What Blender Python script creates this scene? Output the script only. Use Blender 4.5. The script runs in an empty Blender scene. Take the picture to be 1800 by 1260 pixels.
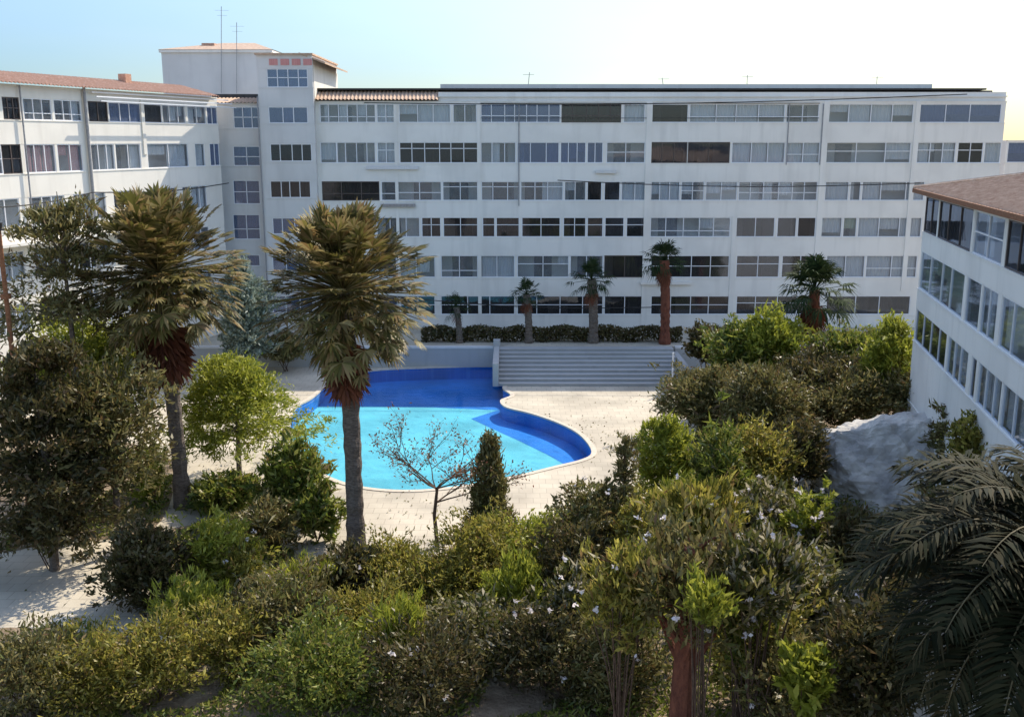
import bpy, bmesh, math, random
import numpy as np
from mathutils import Vector
random.seed(7); RNG = np.random.default_rng(7)
S = bpy.context.scene
COL = S.collection
# ------------------------------------------------------------------ camera, sky, sun
FPX = 1750.0; PITCH = math.atan(384 / FPX); H = 15.4
SP, CP = math.sin(PITCH), math.cos(PITCH)
cam = bpy.data.cameras.new('camera'); cam.sensor_width = 36; cam.lens = 36 * FPX / 1800
cam.clip_end = 6000; cam.clip_start = 0.1
co = bpy.data.objects.new('camera', cam); COL.objects.link(co)
co.location = (0, 0, H); co.rotation_euler = (math.pi / 2 - PITCH, 0, 0); S.camera = co
SUN_AZ, SUN_EL = math.radians(42), math.radians(43.6)
w = bpy.data.worlds.new('World'); S.world = w; w.use_nodes = True
nt = w.node_tree; bg = nt.nodes['Background']; sky = nt.nodes.new('ShaderNodeTexSky')
sky.sky_type = 'NISHITA'; sky.sun_disc = False; sky.sun_elevation = SUN_EL; sky.sun_rotation = SUN_AZ
sky.air_density = 1.0; sky.dust_density = 0.6; sky.ozone_density = 1.2; sky.altitude = 20
# pale low band of the sky: dimmer and bluer to the left, creamy towards the sun
_n = nt.nodes.new; _l = nt.links.new
tcw = _n('ShaderNodeTexCoord'); sx = _n('ShaderNodeSeparateXYZ'); _l(tcw.outputs['Generated'], sx.inputs[0])
mz = _n('ShaderNodeMapRange'); mz.interpolation_type = 'SMOOTHSTEP'; mz.inputs[1].default_value = 0; mz.inputs[2].default_value = .45; mz.inputs[3].default_value = 0; mz.inputs[4].default_value = 1; _l(sx.outputs[2], mz.inputs[0])
mxx = _n('ShaderNodeMapRange'); mxx.inputs[1].default_value = -.5; mxx.inputs[2].default_value = .25; _l(sx.outputs[0], mxx.inputs[0])
nw = _n('ShaderNodeTexNoise'); nw.inputs['Scale'].default_value = 3; nw.inputs['Detail'].default_value = 5; mpw = _n('ShaderNodeMapping'); mpw.inputs['Scale'].default_value = (1, 1, 4); _l(tcw.outputs['Generated'], mpw.inputs[0]); _l(mpw.outputs[0], nw.inputs[0])
adw = _n('ShaderNodeMath'); adw.operation = 'MULTIPLY_ADD'; adw.inputs[1].default_value = .6; adw.inputs[2].default_value = -.3; _l(nw.outputs[0], adw.inputs[0])
ad2 = _n('ShaderNodeMath'); ad2.operation = 'ADD'; ad2.use_clamp = True; _l(adw.outputs[0], ad2.inputs[0]); _l(mxx.outputs[0], ad2.inputs[1])
lo = _n('ShaderNodeMixRGB'); lo.inputs[1].default_value = (.24, .34, .46, 1); lo.inputs[2].default_value = (.44, .44, .42, 1); _l(ad2.outputs[0], lo.inputs[0])
hi = _n('ShaderNodeMixRGB'); _l(mz.outputs[0], hi.inputs[0]); _l(lo.outputs[0], hi.inputs[1]); hi.inputs[2].default_value = (1.35, 1.2, 1.1, 1)
ml = _n('ShaderNodeMixRGB'); ml.blend_type = 'MULTIPLY'; ml.inputs[0].default_value = 1; _l(sky.outputs[0], ml.inputs[1]); _l(hi.outputs[0], ml.inputs[2])
_l(ml.outputs[0], bg.inputs[0]); bg.inputs[1].default_value = 0.15
sl = bpy.data.lights.new('sun', 'SUN'); sl.energy = 3.0; sl.angle = math.radians(0.5); sl.color = (1, .90, .74)
so = bpy.data.objects.new('sun', sl); COL.objects.link(so)
sd = Vector((math.sin(SUN_AZ) * math.cos(SUN_EL), math.cos(SUN_AZ) * math.cos(SUN_EL), math.sin(SUN_EL)))
so.rotation_euler = (-sd).to_track_quat('-Z', 'Y').to_euler(); so.location = (30, 40, 60)
S.view_settings.view_transform = 'Standard'; S.view_settings.look = 'None'
S.view_settings.exposure = 1.0; S.view_settings.gamma = 1
S.render.engine = 'CYCLES'; S.cycles.max_bounces = 8; S.cycles.transparent_max_bounces = 16
S.cycles.caustics_reflective = False; S.cycles.caustics_refractive = False

# ------------------------------------------------------------------ helpers
def ray(px, py):
    dx = (px - 900) / FPX; dy = (630 - py) / FPX
    return Vector((dx, CP + dy * SP, -SP + dy * CP))
def at(px, py, Y):
    r = ray(px, py); t = Y / r.y
    return Vector((r.x * t, Y, H + r.z * t))
def gnd(px, py, z=0.0):
    r = ray(px, py); t = (z - H) / r.z
    return Vector((r.x * t, r.y * t, z))
def zat(py, Y): return at(900, py, Y).z

def tag(o, label=None, cat=None, group=None, kind=None):
    if label: o['label'] = label
    if cat: o['category'] = cat
    if group: o['group'] = group
    if kind: o['kind'] = kind
    return o
def thing(name, loc, label, cat, group=None):
    o = bpy.data.objects.new(name, None); COL.objects.link(o); o.location = loc
    o.empty_display_size = .3
    return tag(o, label, cat, group)

class MB:
    def __init__(s): s.v = []; s.f = []
    def add(s, vs, fs):
        n = len(s.v); s.v += [tuple(v) for v in vs]; s.f += [tuple(i + n for i in f) for f in fs]
    def box(s, x0, x1, y0, y1, z0, z1):
        s.add([(x, y, z) for z in (z0, z1) for y in (y0, y1) for x in (x0, x1)],
              [(0, 2, 3, 1), (4, 5, 7, 6), (0, 1, 5, 4), (2, 6, 7, 3), (0, 4, 6, 2), (1, 3, 7, 5)])
    def fbox(s, F, u0, u1, d0, d1, z0, z1):
        s.add([F.p(u, d, z) for z in (z0, z1) for d in (d0, d1) for u in (u0, u1)],
              [(0, 1, 3, 2), (4, 6, 7, 5), (0, 4, 5, 1), (2, 3, 7, 6), (0, 2, 6, 4), (1, 5, 7, 3)])
    def tube(s, pts, rad, seg=8, jitter=0):
        pts = [Vector(p) for p in pts]
        if not hasattr(rad, '__len__'): rad = [rad] * len(pts)
        n = len(s.v); a = None
        for i, p in enumerate(pts):
            d = (pts[min(i + 1, len(pts) - 1)] - pts[max(i - 1, 0)]).normalized()
            if a is None: a = d.orthogonal().normalized()
            a = (a - d * a.dot(d)).normalized(); b = d.cross(a)
            for k in range(seg):
                an = 2 * math.pi * k / seg; r = rad[i] * (1 + random.uniform(-jitter, jitter))
                s.v.append(tuple(p + a * math.cos(an) * r + b * math.sin(an) * r))
        for i in range(len(pts) - 1):
            for k in range(seg):
                q = (k + 1) % seg
                s.f.append((n + i * seg + k, n + i * seg + q, n + (i + 1) * seg + q, n + (i + 1) * seg + k))
        s.f.append(tuple(n + k for k in range(seg))[::-1])
        s.f.append(tuple(n + (len(pts) - 1) * seg + k for k in range(seg)))
    def build(s, name, mat, parent=None, smooth=False, world=True):
        me = bpy.data.meshes.new(name)
        off = Vector(parent_loc(parent)) if (parent and world) else Vector((0, 0, 0))
        vs = np.array(s.v, dtype=float).reshape(-1, 3) - np.array(off)
        me.from_pydata(vs.tolist(), [], s.f); me.materials.append(mat)
        if smooth: me.polygons.foreach_set('use_smooth', [True] * len(me.polygons))
        o = bpy.data.objects.new(name, me); COL.objects.link(o)
        if parent: o.parent = parent
        me.update(); return o
def parent_loc(p):
    l = Vector((0, 0, 0))
    while p is not None: l += Vector(p.location); p = p.parent
    return l

class Frame:
    """vertical wall plane: P ground point, u along the wall, n outwards"""
    def __init__(s, P, u):
        s.P = Vector((P[0], P[1], 0)); s.u = Vector((u[0], u[1], 0)).normalized()
        s.n = Vector((s.u.y, -s.u.x, 0))
    def p(s, u, d, z): q = s.P + s.u * u + s.n * d; return (q.x, q.y, z)
    def U(s, px, py):
        r = ray(px, py); o = Vector((0, 0, H)); t = (s.P - o).dot(s.n) / r.dot(s.n)
        return (o + r * t - s.P).dot(s.u)
    def Z(s, px, py):
        r = ray(px, py); o = Vector((0, 0, H)); t = (s.P - o).dot(s.n) / r.dot(s.n)
        return (o + r * t).z

# ------------------------------------------------------------------ materials
def new_mat(name):
    m = bpy.data.materials.new(name); m.use_nodes = True
    return m, m.node_tree, m.node_tree.nodes['Principled BSDF']
def noise_mat(name, c1, c2, scale=2.0, rough=.8, bump=.15, bscale=20, stretch=(1, 1, 1), c3=None, spec=.3, detail=6, bdist=.02):
    m, t, p = new_mat(name); N = t.nodes.new; L = t.links.new
    tc = N('ShaderNodeTexCoord'); mp = N('ShaderNodeMapping'); mp.inputs['Scale'].default_value = stretch
    L(tc.outputs['Object'], mp.inputs[0])
    n = N('ShaderNodeTexNoise'); n.inputs['Scale'].default_value = scale; n.inputs['Detail'].default_value = detail
    n.inputs['Roughness'].default_value = .65; L(mp.outputs[0], n.inputs[0])
    r = N('ShaderNodeValToRGB'); r.color_ramp.elements[0].position = .32; r.color_ramp.elements[1].position = .68
    r.color_ramp.elements[0].color = (*c1, 1); r.color_ramp.elements[1].color = (*c2, 1)
    if c3: e = r.color_ramp.elements.new(.5); e.color = (*c3, 1)
    L(n.outputs[0], r.inputs[0]); L(r.outputs[0], p.inputs['Base Color'])
    p.inputs['Roughness'].default_value = rough; p.inputs['Specular IOR Level'].default_value = spec
    if bump:
        n2 = N('ShaderNodeTexNoise'); n2.inputs['Scale'].default_value = bscale; n2.inputs['Detail'].default_value = 5
        L(tc.outputs['Object'], n2.inputs[0]); b = N('ShaderNodeBump'); b.inputs['Strength'].default_value = bump
        b.inputs['Distance'].default_value = bdist; L(n2.outputs[0], b.inputs['Height']); L(b.outputs[0], p.inputs['Normal'])
    return m
def leaf_mat(name, cols, trans=.35, rough=.45, spec=.4):
    m, t, p = new_mat(name); N = t.nodes.new; L = t.links.new
    g = N('ShaderNodeNewGeometry'); r = N('ShaderNodeValToRGB'); r.color_ramp.interpolation = 'LINEAR'
    n = len(cols)
    r.color_ramp.elements[0].color = (*cols[0], 1); r.color_ramp.elements[1].color = (*cols[-1], 1)
    for i in range(1, n - 1):
        e = r.color_ramp.elements.new(i / (n - 1)); e.color = (*cols[i], 1)
    L(g.outputs['Random Per Island'], r.inputs[0]); L(r.outputs[0], p.inputs['Base Color'])
    p.inputs['Roughness'].default_value = rough; p.inputs['Specular IOR Level'].default_value = spec
    tr = N('ShaderNodeBsdfTranslucent'); L(r.outputs[0], tr.inputs[0])
    mx = N('ShaderNodeMixShader'); mx.inputs[0].default_value = trans
    L(p.outputs[0], mx.inputs[1]); L(tr.outputs[0], mx.inputs[2]); L(mx.outputs[0], t.nodes['Material Output'].inputs[0])
    return m
def glass_mat(name, tint, refl=.03, base=None, opaq=.12):
    m, t, p = new_mat(name); N = t.nodes.new; L = t.links.new
    tr = N('ShaderNodeBsdfTransparent'); tr.inputs[0].default_value = (*tint, 1)
    gl = N('ShaderNodeBsdfGlossy'); gl.inputs['Roughness'].default_value = .04; gl.inputs[0].default_value = (.72, .82, 1, 1)
    df = N('ShaderNodeBsdfDiffuse'); df.inputs[0].default_value = (*(base or (.35, .38, .42)), 1)
    tc = N('ShaderNodeTexCoord'); n = N('ShaderNodeTexNoise'); n.inputs['Scale'].default_value = .8; L(tc.outputs['Object'], n.inputs[0])
    b = N('ShaderNodeBump'); b.inputs['Strength'].default_value = .05; b.inputs['Distance'].default_value = .1; L(n.outputs[0], b.inputs['Height']); L(b.outputs[0], gl.inputs['Normal'])
    m1 = N('ShaderNodeMixShader'); m1.inputs[0].default_value = opaq; L(tr.outputs[0], m1.inputs[1]); L(df.outputs[0], m1.inputs[2])
    lw_ = N('ShaderNodeLayerWeight'); pw = N('ShaderNodeMath'); pw.operation = 'POWER'; pw.inputs[1].default_value = 5; L(lw_.outputs['Facing'], pw.inputs[0])
    ad = N('ShaderNodeMath'); ad.operation = 'ADD'; ad.inputs[1].default_value = refl + .02; L(pw.outputs[0], ad.inputs[0])
    m2 = N('ShaderNodeMixShader'); L(ad.outputs[0], m2.inputs[0]); L(m1.outputs[0], m2.inputs[1]); L(gl.outputs[0], m2.inputs[2])
    L(m2.outputs[0], t.nodes['Material Output'].inputs[0]); return m

def wall_mat(name, c, dirt):
    """plaster with vertical run-off stains and faint patches"""
    m, t, p = new_mat(name); N = t.nodes.new; L = t.links.new
    tc = N('ShaderNodeTexCoord')
    def nz(sc, st, det=5):
        mp = N('ShaderNodeMapping'); mp.inputs['Scale'].default_value = st; L(tc.outputs['Object'], mp.inputs[0])
        n = N('ShaderNodeTexNoise'); n.inputs['Scale'].default_value = sc; n.inputs['Detail'].default_value = det; L(mp.outputs[0], n.inputs[0]); return n.outputs[0]
    a = nz(1.6, (1, 1, .12)); b = nz(.35, (1, 1, 1)); c2 = nz(25, (1, 1, 1))
    def mr(x, lo, hi, to):
        k = N('ShaderNodeMapRange'); k.inputs[1].default_value = lo; k.inputs[2].default_value = hi; k.inputs[3].default_value = 0; k.inputs[4].default_value = to; L(x, k.inputs[0]); return k.outputs[0]
    m1 = N('ShaderNodeMixRGB'); m1.inputs[1].default_value = (*c, 1); m1.inputs[2].default_value = (*dirt, 1); L(mr(a, .52, .85, .5), m1.inputs[0])
    m2 = N('ShaderNodeMixRGB'); m2.inputs[2].default_value = (*[x * .82 for x in c], 1); L(m1.outputs[0], m2.inputs[1]); L(mr(b, .45, .65, .5), m2.inputs[0])
    L(m2.outputs[0], p.inputs['Base Color']); p.inputs['Roughness'].default_value = .85
    bp = N('ShaderNodeBump'); bp.inputs['Strength'].default_value = .2; bp.inputs['Distance'].default_value = .01; L(c2, bp.inputs['Height']); L(bp.outputs[0], p.inputs['Normal'])
    return m
M = {}
M['wall'] = wall_mat('grey_white_plaster', (.79, .765, .71), (.50, .48, .44))
M['wall2'] = wall_mat('cream_plaster', (.80, .76, .68), (.52, .48, .42))
M['wall3'] = wall_mat('grey_render', (.66, .65, .63), (.45, .44, .43))
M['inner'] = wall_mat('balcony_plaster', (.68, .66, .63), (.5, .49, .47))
M['frame'] = noise_mat('white_aluminium', (.74, .75, .77), (.82, .82, .83), 3, .45, 0)
M['darkframe'] = noise_mat('bronze_frame', (.09, .075, .065), (.13, .10, .09), 3, .45, 0)
M['curtP'] = noise_mat('pale_curtain', (.55, .55, .56), (.72, .71, .70), 3, .9, .3, 8, (6, 6, .3))
M['curtG'] = noise_mat('green_curtain', (.30, .36, .25), (.45, .48, .33), 3, .9, .3, 8, (6, 6, .3))
M['curtR'] = noise_mat('pink_curtain', (.50, .20, .19), (.66, .33, .30), 3, .9, .3, 8, (6, 6, .3))
M['curtN'] = noise_mat('brown_curtain', (.24, .22, .21), (.40, .37, .35), 3, .9, .3, 8, (6, 6, .3))
M['curtB'] = noise_mat('blue_grey_blind', (.24, .27, .36), (.34, .37, .46), 3, .9, .2, 8, (.5, .5, 8))
M['door'] = noise_mat('dark_door_glass', (.04, .045, .055), (.12, .13, .15), 2, .2, 0, spec=.6)
M['glass'] = glass_mat('clear_glass', (.90, .93, .95), .03, (.55, .57, .60), .10)
M['glassB'] = glass_mat('blue_tinted_glass', (.58, .66, .80), .06, (.26, .32, .46), .28)
M['glassD'] = glass_mat('smoked_glass', (.50, .50, .52), .04, (.12, .12, .12), .15)
M['tile'] = noise_mat('terracotta_tiles', (.46, .24, .15), (.66, .42, .30), 6, .85, .4, 14, c3=(.46, .28, .20))
M['tileP'] = noise_mat('faded_tiles', (.40, .26, .18), (.62, .46, .34), 4, .85, .4, 14, c3=(.50, .36, .26))
M['darkroof'] = noise_mat('roof_felt', (.045, .045, .045), (.10, .095, .09), 1.2, .9, .3, 10)
M['metal'] = noise_mat('grey_metal', (.22, .22, .23), (.35, .35, .36), 8, .5, 0)
M['black'] = noise_mat('black_paint', (.02, .02, .02), (.05, .045, .04), 8, .6, 0)
M['rust'] = noise_mat('rusty_paint', (.17, .07, .03), (.30, .14, .07), 12, .8, .3, 30)
M['concrete'] = wall_mat('grey_concrete', (.42, .42, .41), (.28, .28, .27))
M['soil'] = noise_mat('garden_soil', (.14, .10, .065), (.36, .29, .20), 1.2, .95, .8, 9, c3=(.24, .18, .12), bdist=.08)
M['bark'] = noise_mat('grey_brown_bark', (.07, .055, .045), (.20, .165, .135), 6, .95, .9, 12, (1, 1, 3), bdist=.05)
M['redbark'] = noise_mat('red_brown_bark', (.09, .03, .02), (.22, .08, .045), 6, .95, .9, 12, (1, 1, .4), bdist=.05)
M['twig'] = noise_mat('thin_twigs', (.06, .035, .025), (.14, .09, .06), 6, .95, .4, 12)
M['leafPalm'] = leaf_mat('fan_palm_leaf', [(.065, .065, .018), (.12, .115, .028), (.20, .17, .05), (.36, .29, .13), (.22, .14, .055), (.09, .085, .03)], .35, .5, .35)
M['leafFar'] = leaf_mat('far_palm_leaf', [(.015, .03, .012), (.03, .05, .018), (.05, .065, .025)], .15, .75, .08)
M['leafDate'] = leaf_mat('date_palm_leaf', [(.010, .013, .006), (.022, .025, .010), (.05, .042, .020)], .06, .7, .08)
M['dead'] = leaf_mat('dead_frond', [(.15, .05, .03), (.22, .09, .05), (.10, .04, .03)], .15, .8, .1)
M['olive'] = leaf_mat('olive_leaf', [(0.088, 0.1, 0.018), (0.175, 0.175, 0.027), (0.312, 0.275, 0.05), (0.45, 0.4, 0.088), (0.2, 0.125, 0.05)], .45)
M['green'] = leaf_mat('green_leaf', [(0.06, 0.09, 0.014), (0.108, 0.15, 0.024), (0.192, 0.228, 0.036), (0.312, 0.324, 0.06), (0.168, 0.12, 0.048)], .4)
M['lime'] = leaf_mat('yellow_green_leaf', [(0.184, 0.218, 0.023), (0.299, 0.322, 0.034), (0.414, 0.414, 0.069), (0.138, 0.184, 0.023)], .45)
M['darkleaf'] = leaf_mat('dark_leaf', [(.045, .045, .016), (.08, .075, .022), (.14, .12, .045), (.11, .07, .035)], .35)
M['brownleaf'] = leaf_mat('brownish_leaf', [(.10, .09, .03), (.17, .15, .05), (.30, .25, .10), (.11, .13, .035), (.14, .08, .035)], .35)
M['greyleaf'] = leaf_mat('silvery_leaf', [(.16, .20, .15), (.28, .34, .28), (.40, .45, .38), (.14, .18, .10)], .3)
M['broad'] = leaf_mat('glossy_broad_leaf', [(0.057, 0.075, 0.017), (0.127, 0.132, 0.029), (0.23, 0.207, 0.046), (0.483, 0.437, 0.322), (0.115, 0.092, 0.034), (0.069, 0.081, 0.023)], .4, .45, .3)
M['flower'] = leaf_mat('pale_flower', [(.75, .68, .70), (.82, .78, .74)], .3, .7)
M['redleaf'] = leaf_mat('reddish_leaf', [(.30, .10, .06), (.20, .12, .06), (.10, .09, .04)], .4)

# paving: pale slabs with joints
def paving(name, ca, cb, joint, sx=.62, sy=.62):
    m, t, p = new_mat(name); N = t.nodes.new; L = t.links.new
    tc = N('ShaderNodeTexCoord'); br = N('ShaderNodeTexBrick'); br.offset = 0.5
    br.inputs['Scale'].default_value = 1; br.inputs['Brick Width'].default_value = sx; br.inputs['Row Height'].default_value = sy
    br.inputs['Mortar Size'].default_value = .012; br.inputs['Color1'].default_value = (*ca, 1); br.inputs['Color2'].default_value = (*cb, 1)
    br.inputs['Mortar'].default_value = (*joint, 1); L(tc.outputs['Object'], br.inputs[0])
    n = N('ShaderNodeTexNoise'); n.inputs['Scale'].default_value = .35; n.inputs['Detail'].default_value = 10; L(tc.outputs['Object'], n.inputs[0])
    k = N('ShaderNodeMapRange'); k.inputs[1].default_value = .35; k.inputs[2].default_value = .7; k.inputs[3].default_value = .72; k.inputs[4].default_value = 1.08; L(n.outputs[0], k.inputs[0])
    mx = N('ShaderNodeMixRGB'); mx.blend_type = 'MULTIPLY'; mx.inputs[0].default_value = 1; L(br.outputs[0], mx.inputs[1]); L(k.outputs[0], mx.inputs[2])
    L(mx.outputs[0], p.inputs['Base Color']); p.inputs['Roughness'].default_value = .85
    b = N('ShaderNodeBump'); b.inputs['Strength'].default_value = .3; b.inputs['Distance'].default_value = .01; L(br.outputs['Fac'], b.inputs['Height']); b.invert = True; L(b.outputs[0], p.inputs['Normal'])
    return m
M['deck'] = paving('cream_paving', (.58, .52, .41), (.53, .47, .37), (.38, .33, .26))
M['stone'] = noise_mat('coping_stone', (.52, .45, .36), (.64, .57, .47), 4, .8, .2, 20)
M['pool'] = paving('pool_mosaic', (.36, .84, .86), (.33, .81, .84), (.42, .86, .88), .3, .3)
M['poolB'] = paving('blue_mosaic_and_shade', (.06, .30, .82), (.05, .27, .78), (.09, .36, .84), .3, .3)  # blue for basin walls and band; also the shade painted on the pool floor

# ------------------------------------------------------------------ pool outline
PO_PX = [(548, 700), (590, 668), (650, 652), (760, 646), (880, 644), (930, 650), (946, 658), (930, 668), (893, 675), (884, 683),
         (898, 695), (880, 704), (890, 716), (930, 726), (975, 741), (1012, 759), (1034, 780), (1040, 798), (1020, 809), (975, 820),
         (900, 838), (800, 856), (700, 862), (610, 850), (548, 820), (515, 780), (510, 740), (522, 715)]
def catmull(pts, n=5, sharp=()):
    out = []; m = len(pts)
    for i in range(m):
        p0, p1, p2, p3 = pts[i - 1], pts[i], pts[(i + 1) % m], pts[(i + 2) % m]
        for k in range(n):
            t = k / n
            out.append(p1 * 1.0 if k == 0 else .5 * ((2 * p1) + (p2 - p0) * t + (2 * p0 - 5 * p1 + 4 * p2 - p3) * t * t + (3 * p1 - p0 - 3 * p2 + p3) * t ** 3))
    return out
POOL = catmull([gnd(*p) for p in PO_PX], 5)
def offset_loop(loop, d):
    out = []; n = len(loop); area = sum(loop[i].x * loop[(i + 1) % n].y - loop[(i + 1) % n].x * loop[i].y for i in range(n))
    sg = 1 if area > 0 else -1
    for i in range(n):
        t = (loop[(i + 1) % n] - loop[i - 1]).normalized()
        out.append(loop[i] + Vector((t.y, -t.x, 0)) * d * sg)
    return out
def sheet(name, outer, holes, z, mat, parent=None):
    bm = bmesh.new(); es = []
    for lp in [outer] + holes:
        vs = [bm.verts.new((p[0], p[1], z)) for p in lp]
        es += [bm.edges.new((vs[i], vs[(i + 1) % len(vs)])) for i in range(len(vs))]
    bmesh.ops.triangle_fill(bm, use_beauty=True, use_dissolve=False, edges=es)
    for f in bm.faces:
        if f.normal.z < 0: f.normal_flip()
    me = bpy.data.meshes.new(name); bm.to_mesh(me); bm.free(); me.materials.append(mat)
    o = bpy.data.objects.new(name, me); COL.objects.link(o)
    if parent: o.parent = parent
    return o
hole = offset_loop(POOL, .18)
tag(sheet('ground', [(-3000, -500), (3000, -500), (3000, 5000), (-3000, 5000)], [hole], -.012, M['soil']), kind='structure')
tag(sheet('pool_deck', [(-30, 14), (17, 14), (19.4, 47), (40, 47), (40, 74), (-30, 74)], [hole], 0, M['deck']), kind='structure')
pt = thing('swimming_pool', POOL[0], 'free form blue swimming pool sunk in pale paved deck', 'swimming pool')
b = MB(); n = len(POOL); inn = POOL
ou = offset_loop(POOL, .24); io = offset_loop(POOL, -.03)
for i in range(n):
    j = (i + 1) % n
    V = [(*io[i].xy, .035), (*io[j].xy, .035), (*ou[j].xy, .035), (*ou[i].xy, .035),
         (*io[i].xy, -.06), (*io[j].xy, -.06), (*ou[j].xy, -.02), (*ou[i].xy, -.02)]
    b.add(V, [(0, 1, 2, 3), (0, 4, 5, 1), (3, 2, 6, 7)])
b.build('coping', M['stone'], pt)
b = MB(); DEP = -.85
for i in range(n):
    j = (i + 1) % n
    b.add([(*inn[i].xy, -.06), (*inn[j].xy, -.06), (*inn[j].xy, DEP), (*inn[i].xy, DEP)], [(0, 1, 2, 3)])
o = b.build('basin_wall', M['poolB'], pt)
o = sheet('basin_floor', [(p - POOL[0]) for p in POOL], [], DEP, M['pool'], pt)
def inside(p, poly):
    c = False; j = len(poly) - 1
    for i in range(len(poly)):
        a, q = poly[i], poly[j]
        if (a.y > p.y) != (q.y > p.y) and p.x < (q.x - a.x) * (p.y - a.y) / (q.y - a.y) + a.x: c = not c
        j = i
    return c
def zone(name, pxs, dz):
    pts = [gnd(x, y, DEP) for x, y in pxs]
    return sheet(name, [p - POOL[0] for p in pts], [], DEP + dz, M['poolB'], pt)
zone('painted_floor_shade', [(470, 630), (1000, 630), (985, 690), (900, 722), (760, 716), (600, 714), (470, 716)], .004)  # shade of the long block painted in blue, floor no deeper here
zone('blue_floor_band', [(828, 736), (872, 722), (940, 715), (1100, 750), (1100, 830), (1012, 828), (968, 802), (915, 776), (862, 752)], .008)  # bluer strip of floor along the right-hand edge
# water
m, t, p = new_mat('pool_water'); N = t.nodes.new; L = t.links.new
tr = N('ShaderNodeBsdfTransparent'); tr.inputs[0].default_value = (.66, .90, 1, 1)
gl = N('ShaderNodeBsdfGlossy'); gl.inputs['Roughness'].default_value = .06
fr = N('ShaderNodeFresnel'); fr.inputs[0].default_value = 1.33
tc = N('ShaderNodeTexCoord'); nz = N('ShaderNodeTexNoise'); nz.inputs['Scale'].default_value = 1.6; nz.inputs['Detail'].default_value = 4; L(tc.outputs['Object'], nz.inputs[0])
bp = N('ShaderNodeBump'); bp.inputs['Strength'].default_value = .5; bp.inputs['Distance'].default_value = .05; L(nz.outputs[0], bp.inputs['Height'])
L(bp.outputs[0], gl.inputs['Normal']); L(bp.outputs[0], fr.inputs['Normal'])
mf = N('ShaderNodeMath'); mf.operation = 'MULTIPLY'; mf.inputs[1].default_value = .75; L(fr.outputs[0], mf.inputs[0])
mx = N('ShaderNodeMixShader'); L(mf.outputs[0], mx.inputs[0]); L(tr.outputs[0], mx.inputs[1]); L(gl.outputs[0], mx.inputs[2]); L(mx.outputs[0], t.nodes['Material Output'].inputs[0])
M['water'] = m
tag(sheet('water', [p for p in offset_loop(POOL, -.005)], [], -.10, m), kind='structure')

# ------------------------------------------------------------------ building generator
def corr_roof(F, u0, u1, d0, z0, d1, z1, thick=.12, pitch=.28, hipl=0, hipr=0):
    """corrugated tile slope from eave (d0,z0) to ridge (d1,z1)"""
    b = MB(); n = max(4, int((u1 - u0) / pitch * 4)); rows = 6
    for r in range(rows + 1):
        k = r / rows
        a, c = u0 + hipl * k, u1 - hipr * k
        for i in range(n + 1):
            u = a + (c - a) * i / n
            q = F.p(u, d0 + (d1 - d0) * k, z0 + (z1 - z0) * k + .05 * math.sin(i * math.pi / 2) + .02 * (r % 2))
            b.v.append(q)
    for r in range(rows):
        for i in range(n):
            s = r * (n + 1) + i; b.f.append((s, s + 1, s + n + 2, s + n + 1))
    return b
def window(F, parent, u0, u1, z0, z1, nm, rail, fill, rng):
    """glazed bay: frame with mullions, panes, curtain and the door behind"""
    b = MB(); fw = .055; fm = M['darkframe'] if fill in 'N' else M['frame']
    b.fbox(F, u0, u1, -.13, -.03, z0, z0 + fw); b.fbox(F, u0, u1, -.13, -.03, z1 - fw, z1)
    us = [u0 + (u1 - u0) * i / nm for i in range(nm + 1)]
    if nm > 2: us = [us[0]] + [x + rng.uniform(-.12, .12) * (u1 - u0) / nm for x in us[1:-1]] + [us[-1]]
    for i, x in enumerate(us):
        a, c = (x, x + fw) if i == 0 else ((x - fw, x) if i == nm else (x - fw / 2, x + fw / 2))
        b.fbox(F, a, c, -.125, -.035, z0 + fw, z1 - fw)
    if rail:
        zr = z0 + (z1 - z0) * rail
        for i in range(nm): b.fbox(F, us[i] + fw, us[i + 1] - fw, -.12, -.04, zr, zr + .05)
    w_ = b.build('window', fm, parent)
    b = MB()
    for i in range(nm): b.fbox(F, us[i] + .03, us[i + 1] - .03, -.085, -.075, z0 + .03, z1 - .03)
    b.build('pane', M[{'B': 'glassB', 'D': 'glassD', 'N': 'glassD'}.get(fill, 'glass')], w_)
    cm = {'P': 'curtP', 'G': 'curtG', 'R': 'curtR', 'N': 'curtN', 'B': 'curtB', 'H': 'curtP', 'D': 'curtN', 'C': 'curtP'}[fill]
    cv = {'P': .95, 'G': .95, 'R': .9, 'N': .6, 'B': .45, 'H': .5, 'D': .12, 'C': .25}[fill]
    b = MB(); some = False
    for i in range(nm):
        if rng.random() < cv:
            a, c = us[i] + .04, us[i + 1] - .04
            if fill in 'HCN' and rng.random() < .5:
                if rng.random() < .5: c = a + (c - a) * rng.uniform(.4, .8)
                else: a = c - (c - a) * rng.uniform(.4, .8)
            zb = z0 + .03 if rng.random() < .6 else z0 + (z1 - z0) * rng.uniform(.15, .6)
            k = max(3, int((c - a) / .12)); base = len(b.v)
            for q in range(k + 1):
                u = a + (c - a) * q / k; d = -.24 - (.05 if q % 2 else 0)
                b.v += [F.p(u, d, zb), F.p(u, d, z1 - .02)]
            for q in range(k): s = base + 2 * q; b.f.append((s, s + 2, s + 3, s + 1))
            some = True
    if some: b.build('curtain', M[cm], w_)
    if fill not in 'P':
        b = MB(); wd = (u1 - u0)
        for q in range(max(1, int(wd / 3.2))):
            a = u0 + wd * (q + rng.uniform(.1, .35)) / max(1, int(wd / 3.2)); c = min(a + rng.uniform(1.0, 1.9), u1 - .1)
            if c > a + .2: b.fbox(F, a, c, -1.295, -1.26, z0 - .9, z1 - .15)
        if b.v: b.build('balcony_door', M['door'], w_)
    return w_

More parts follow.
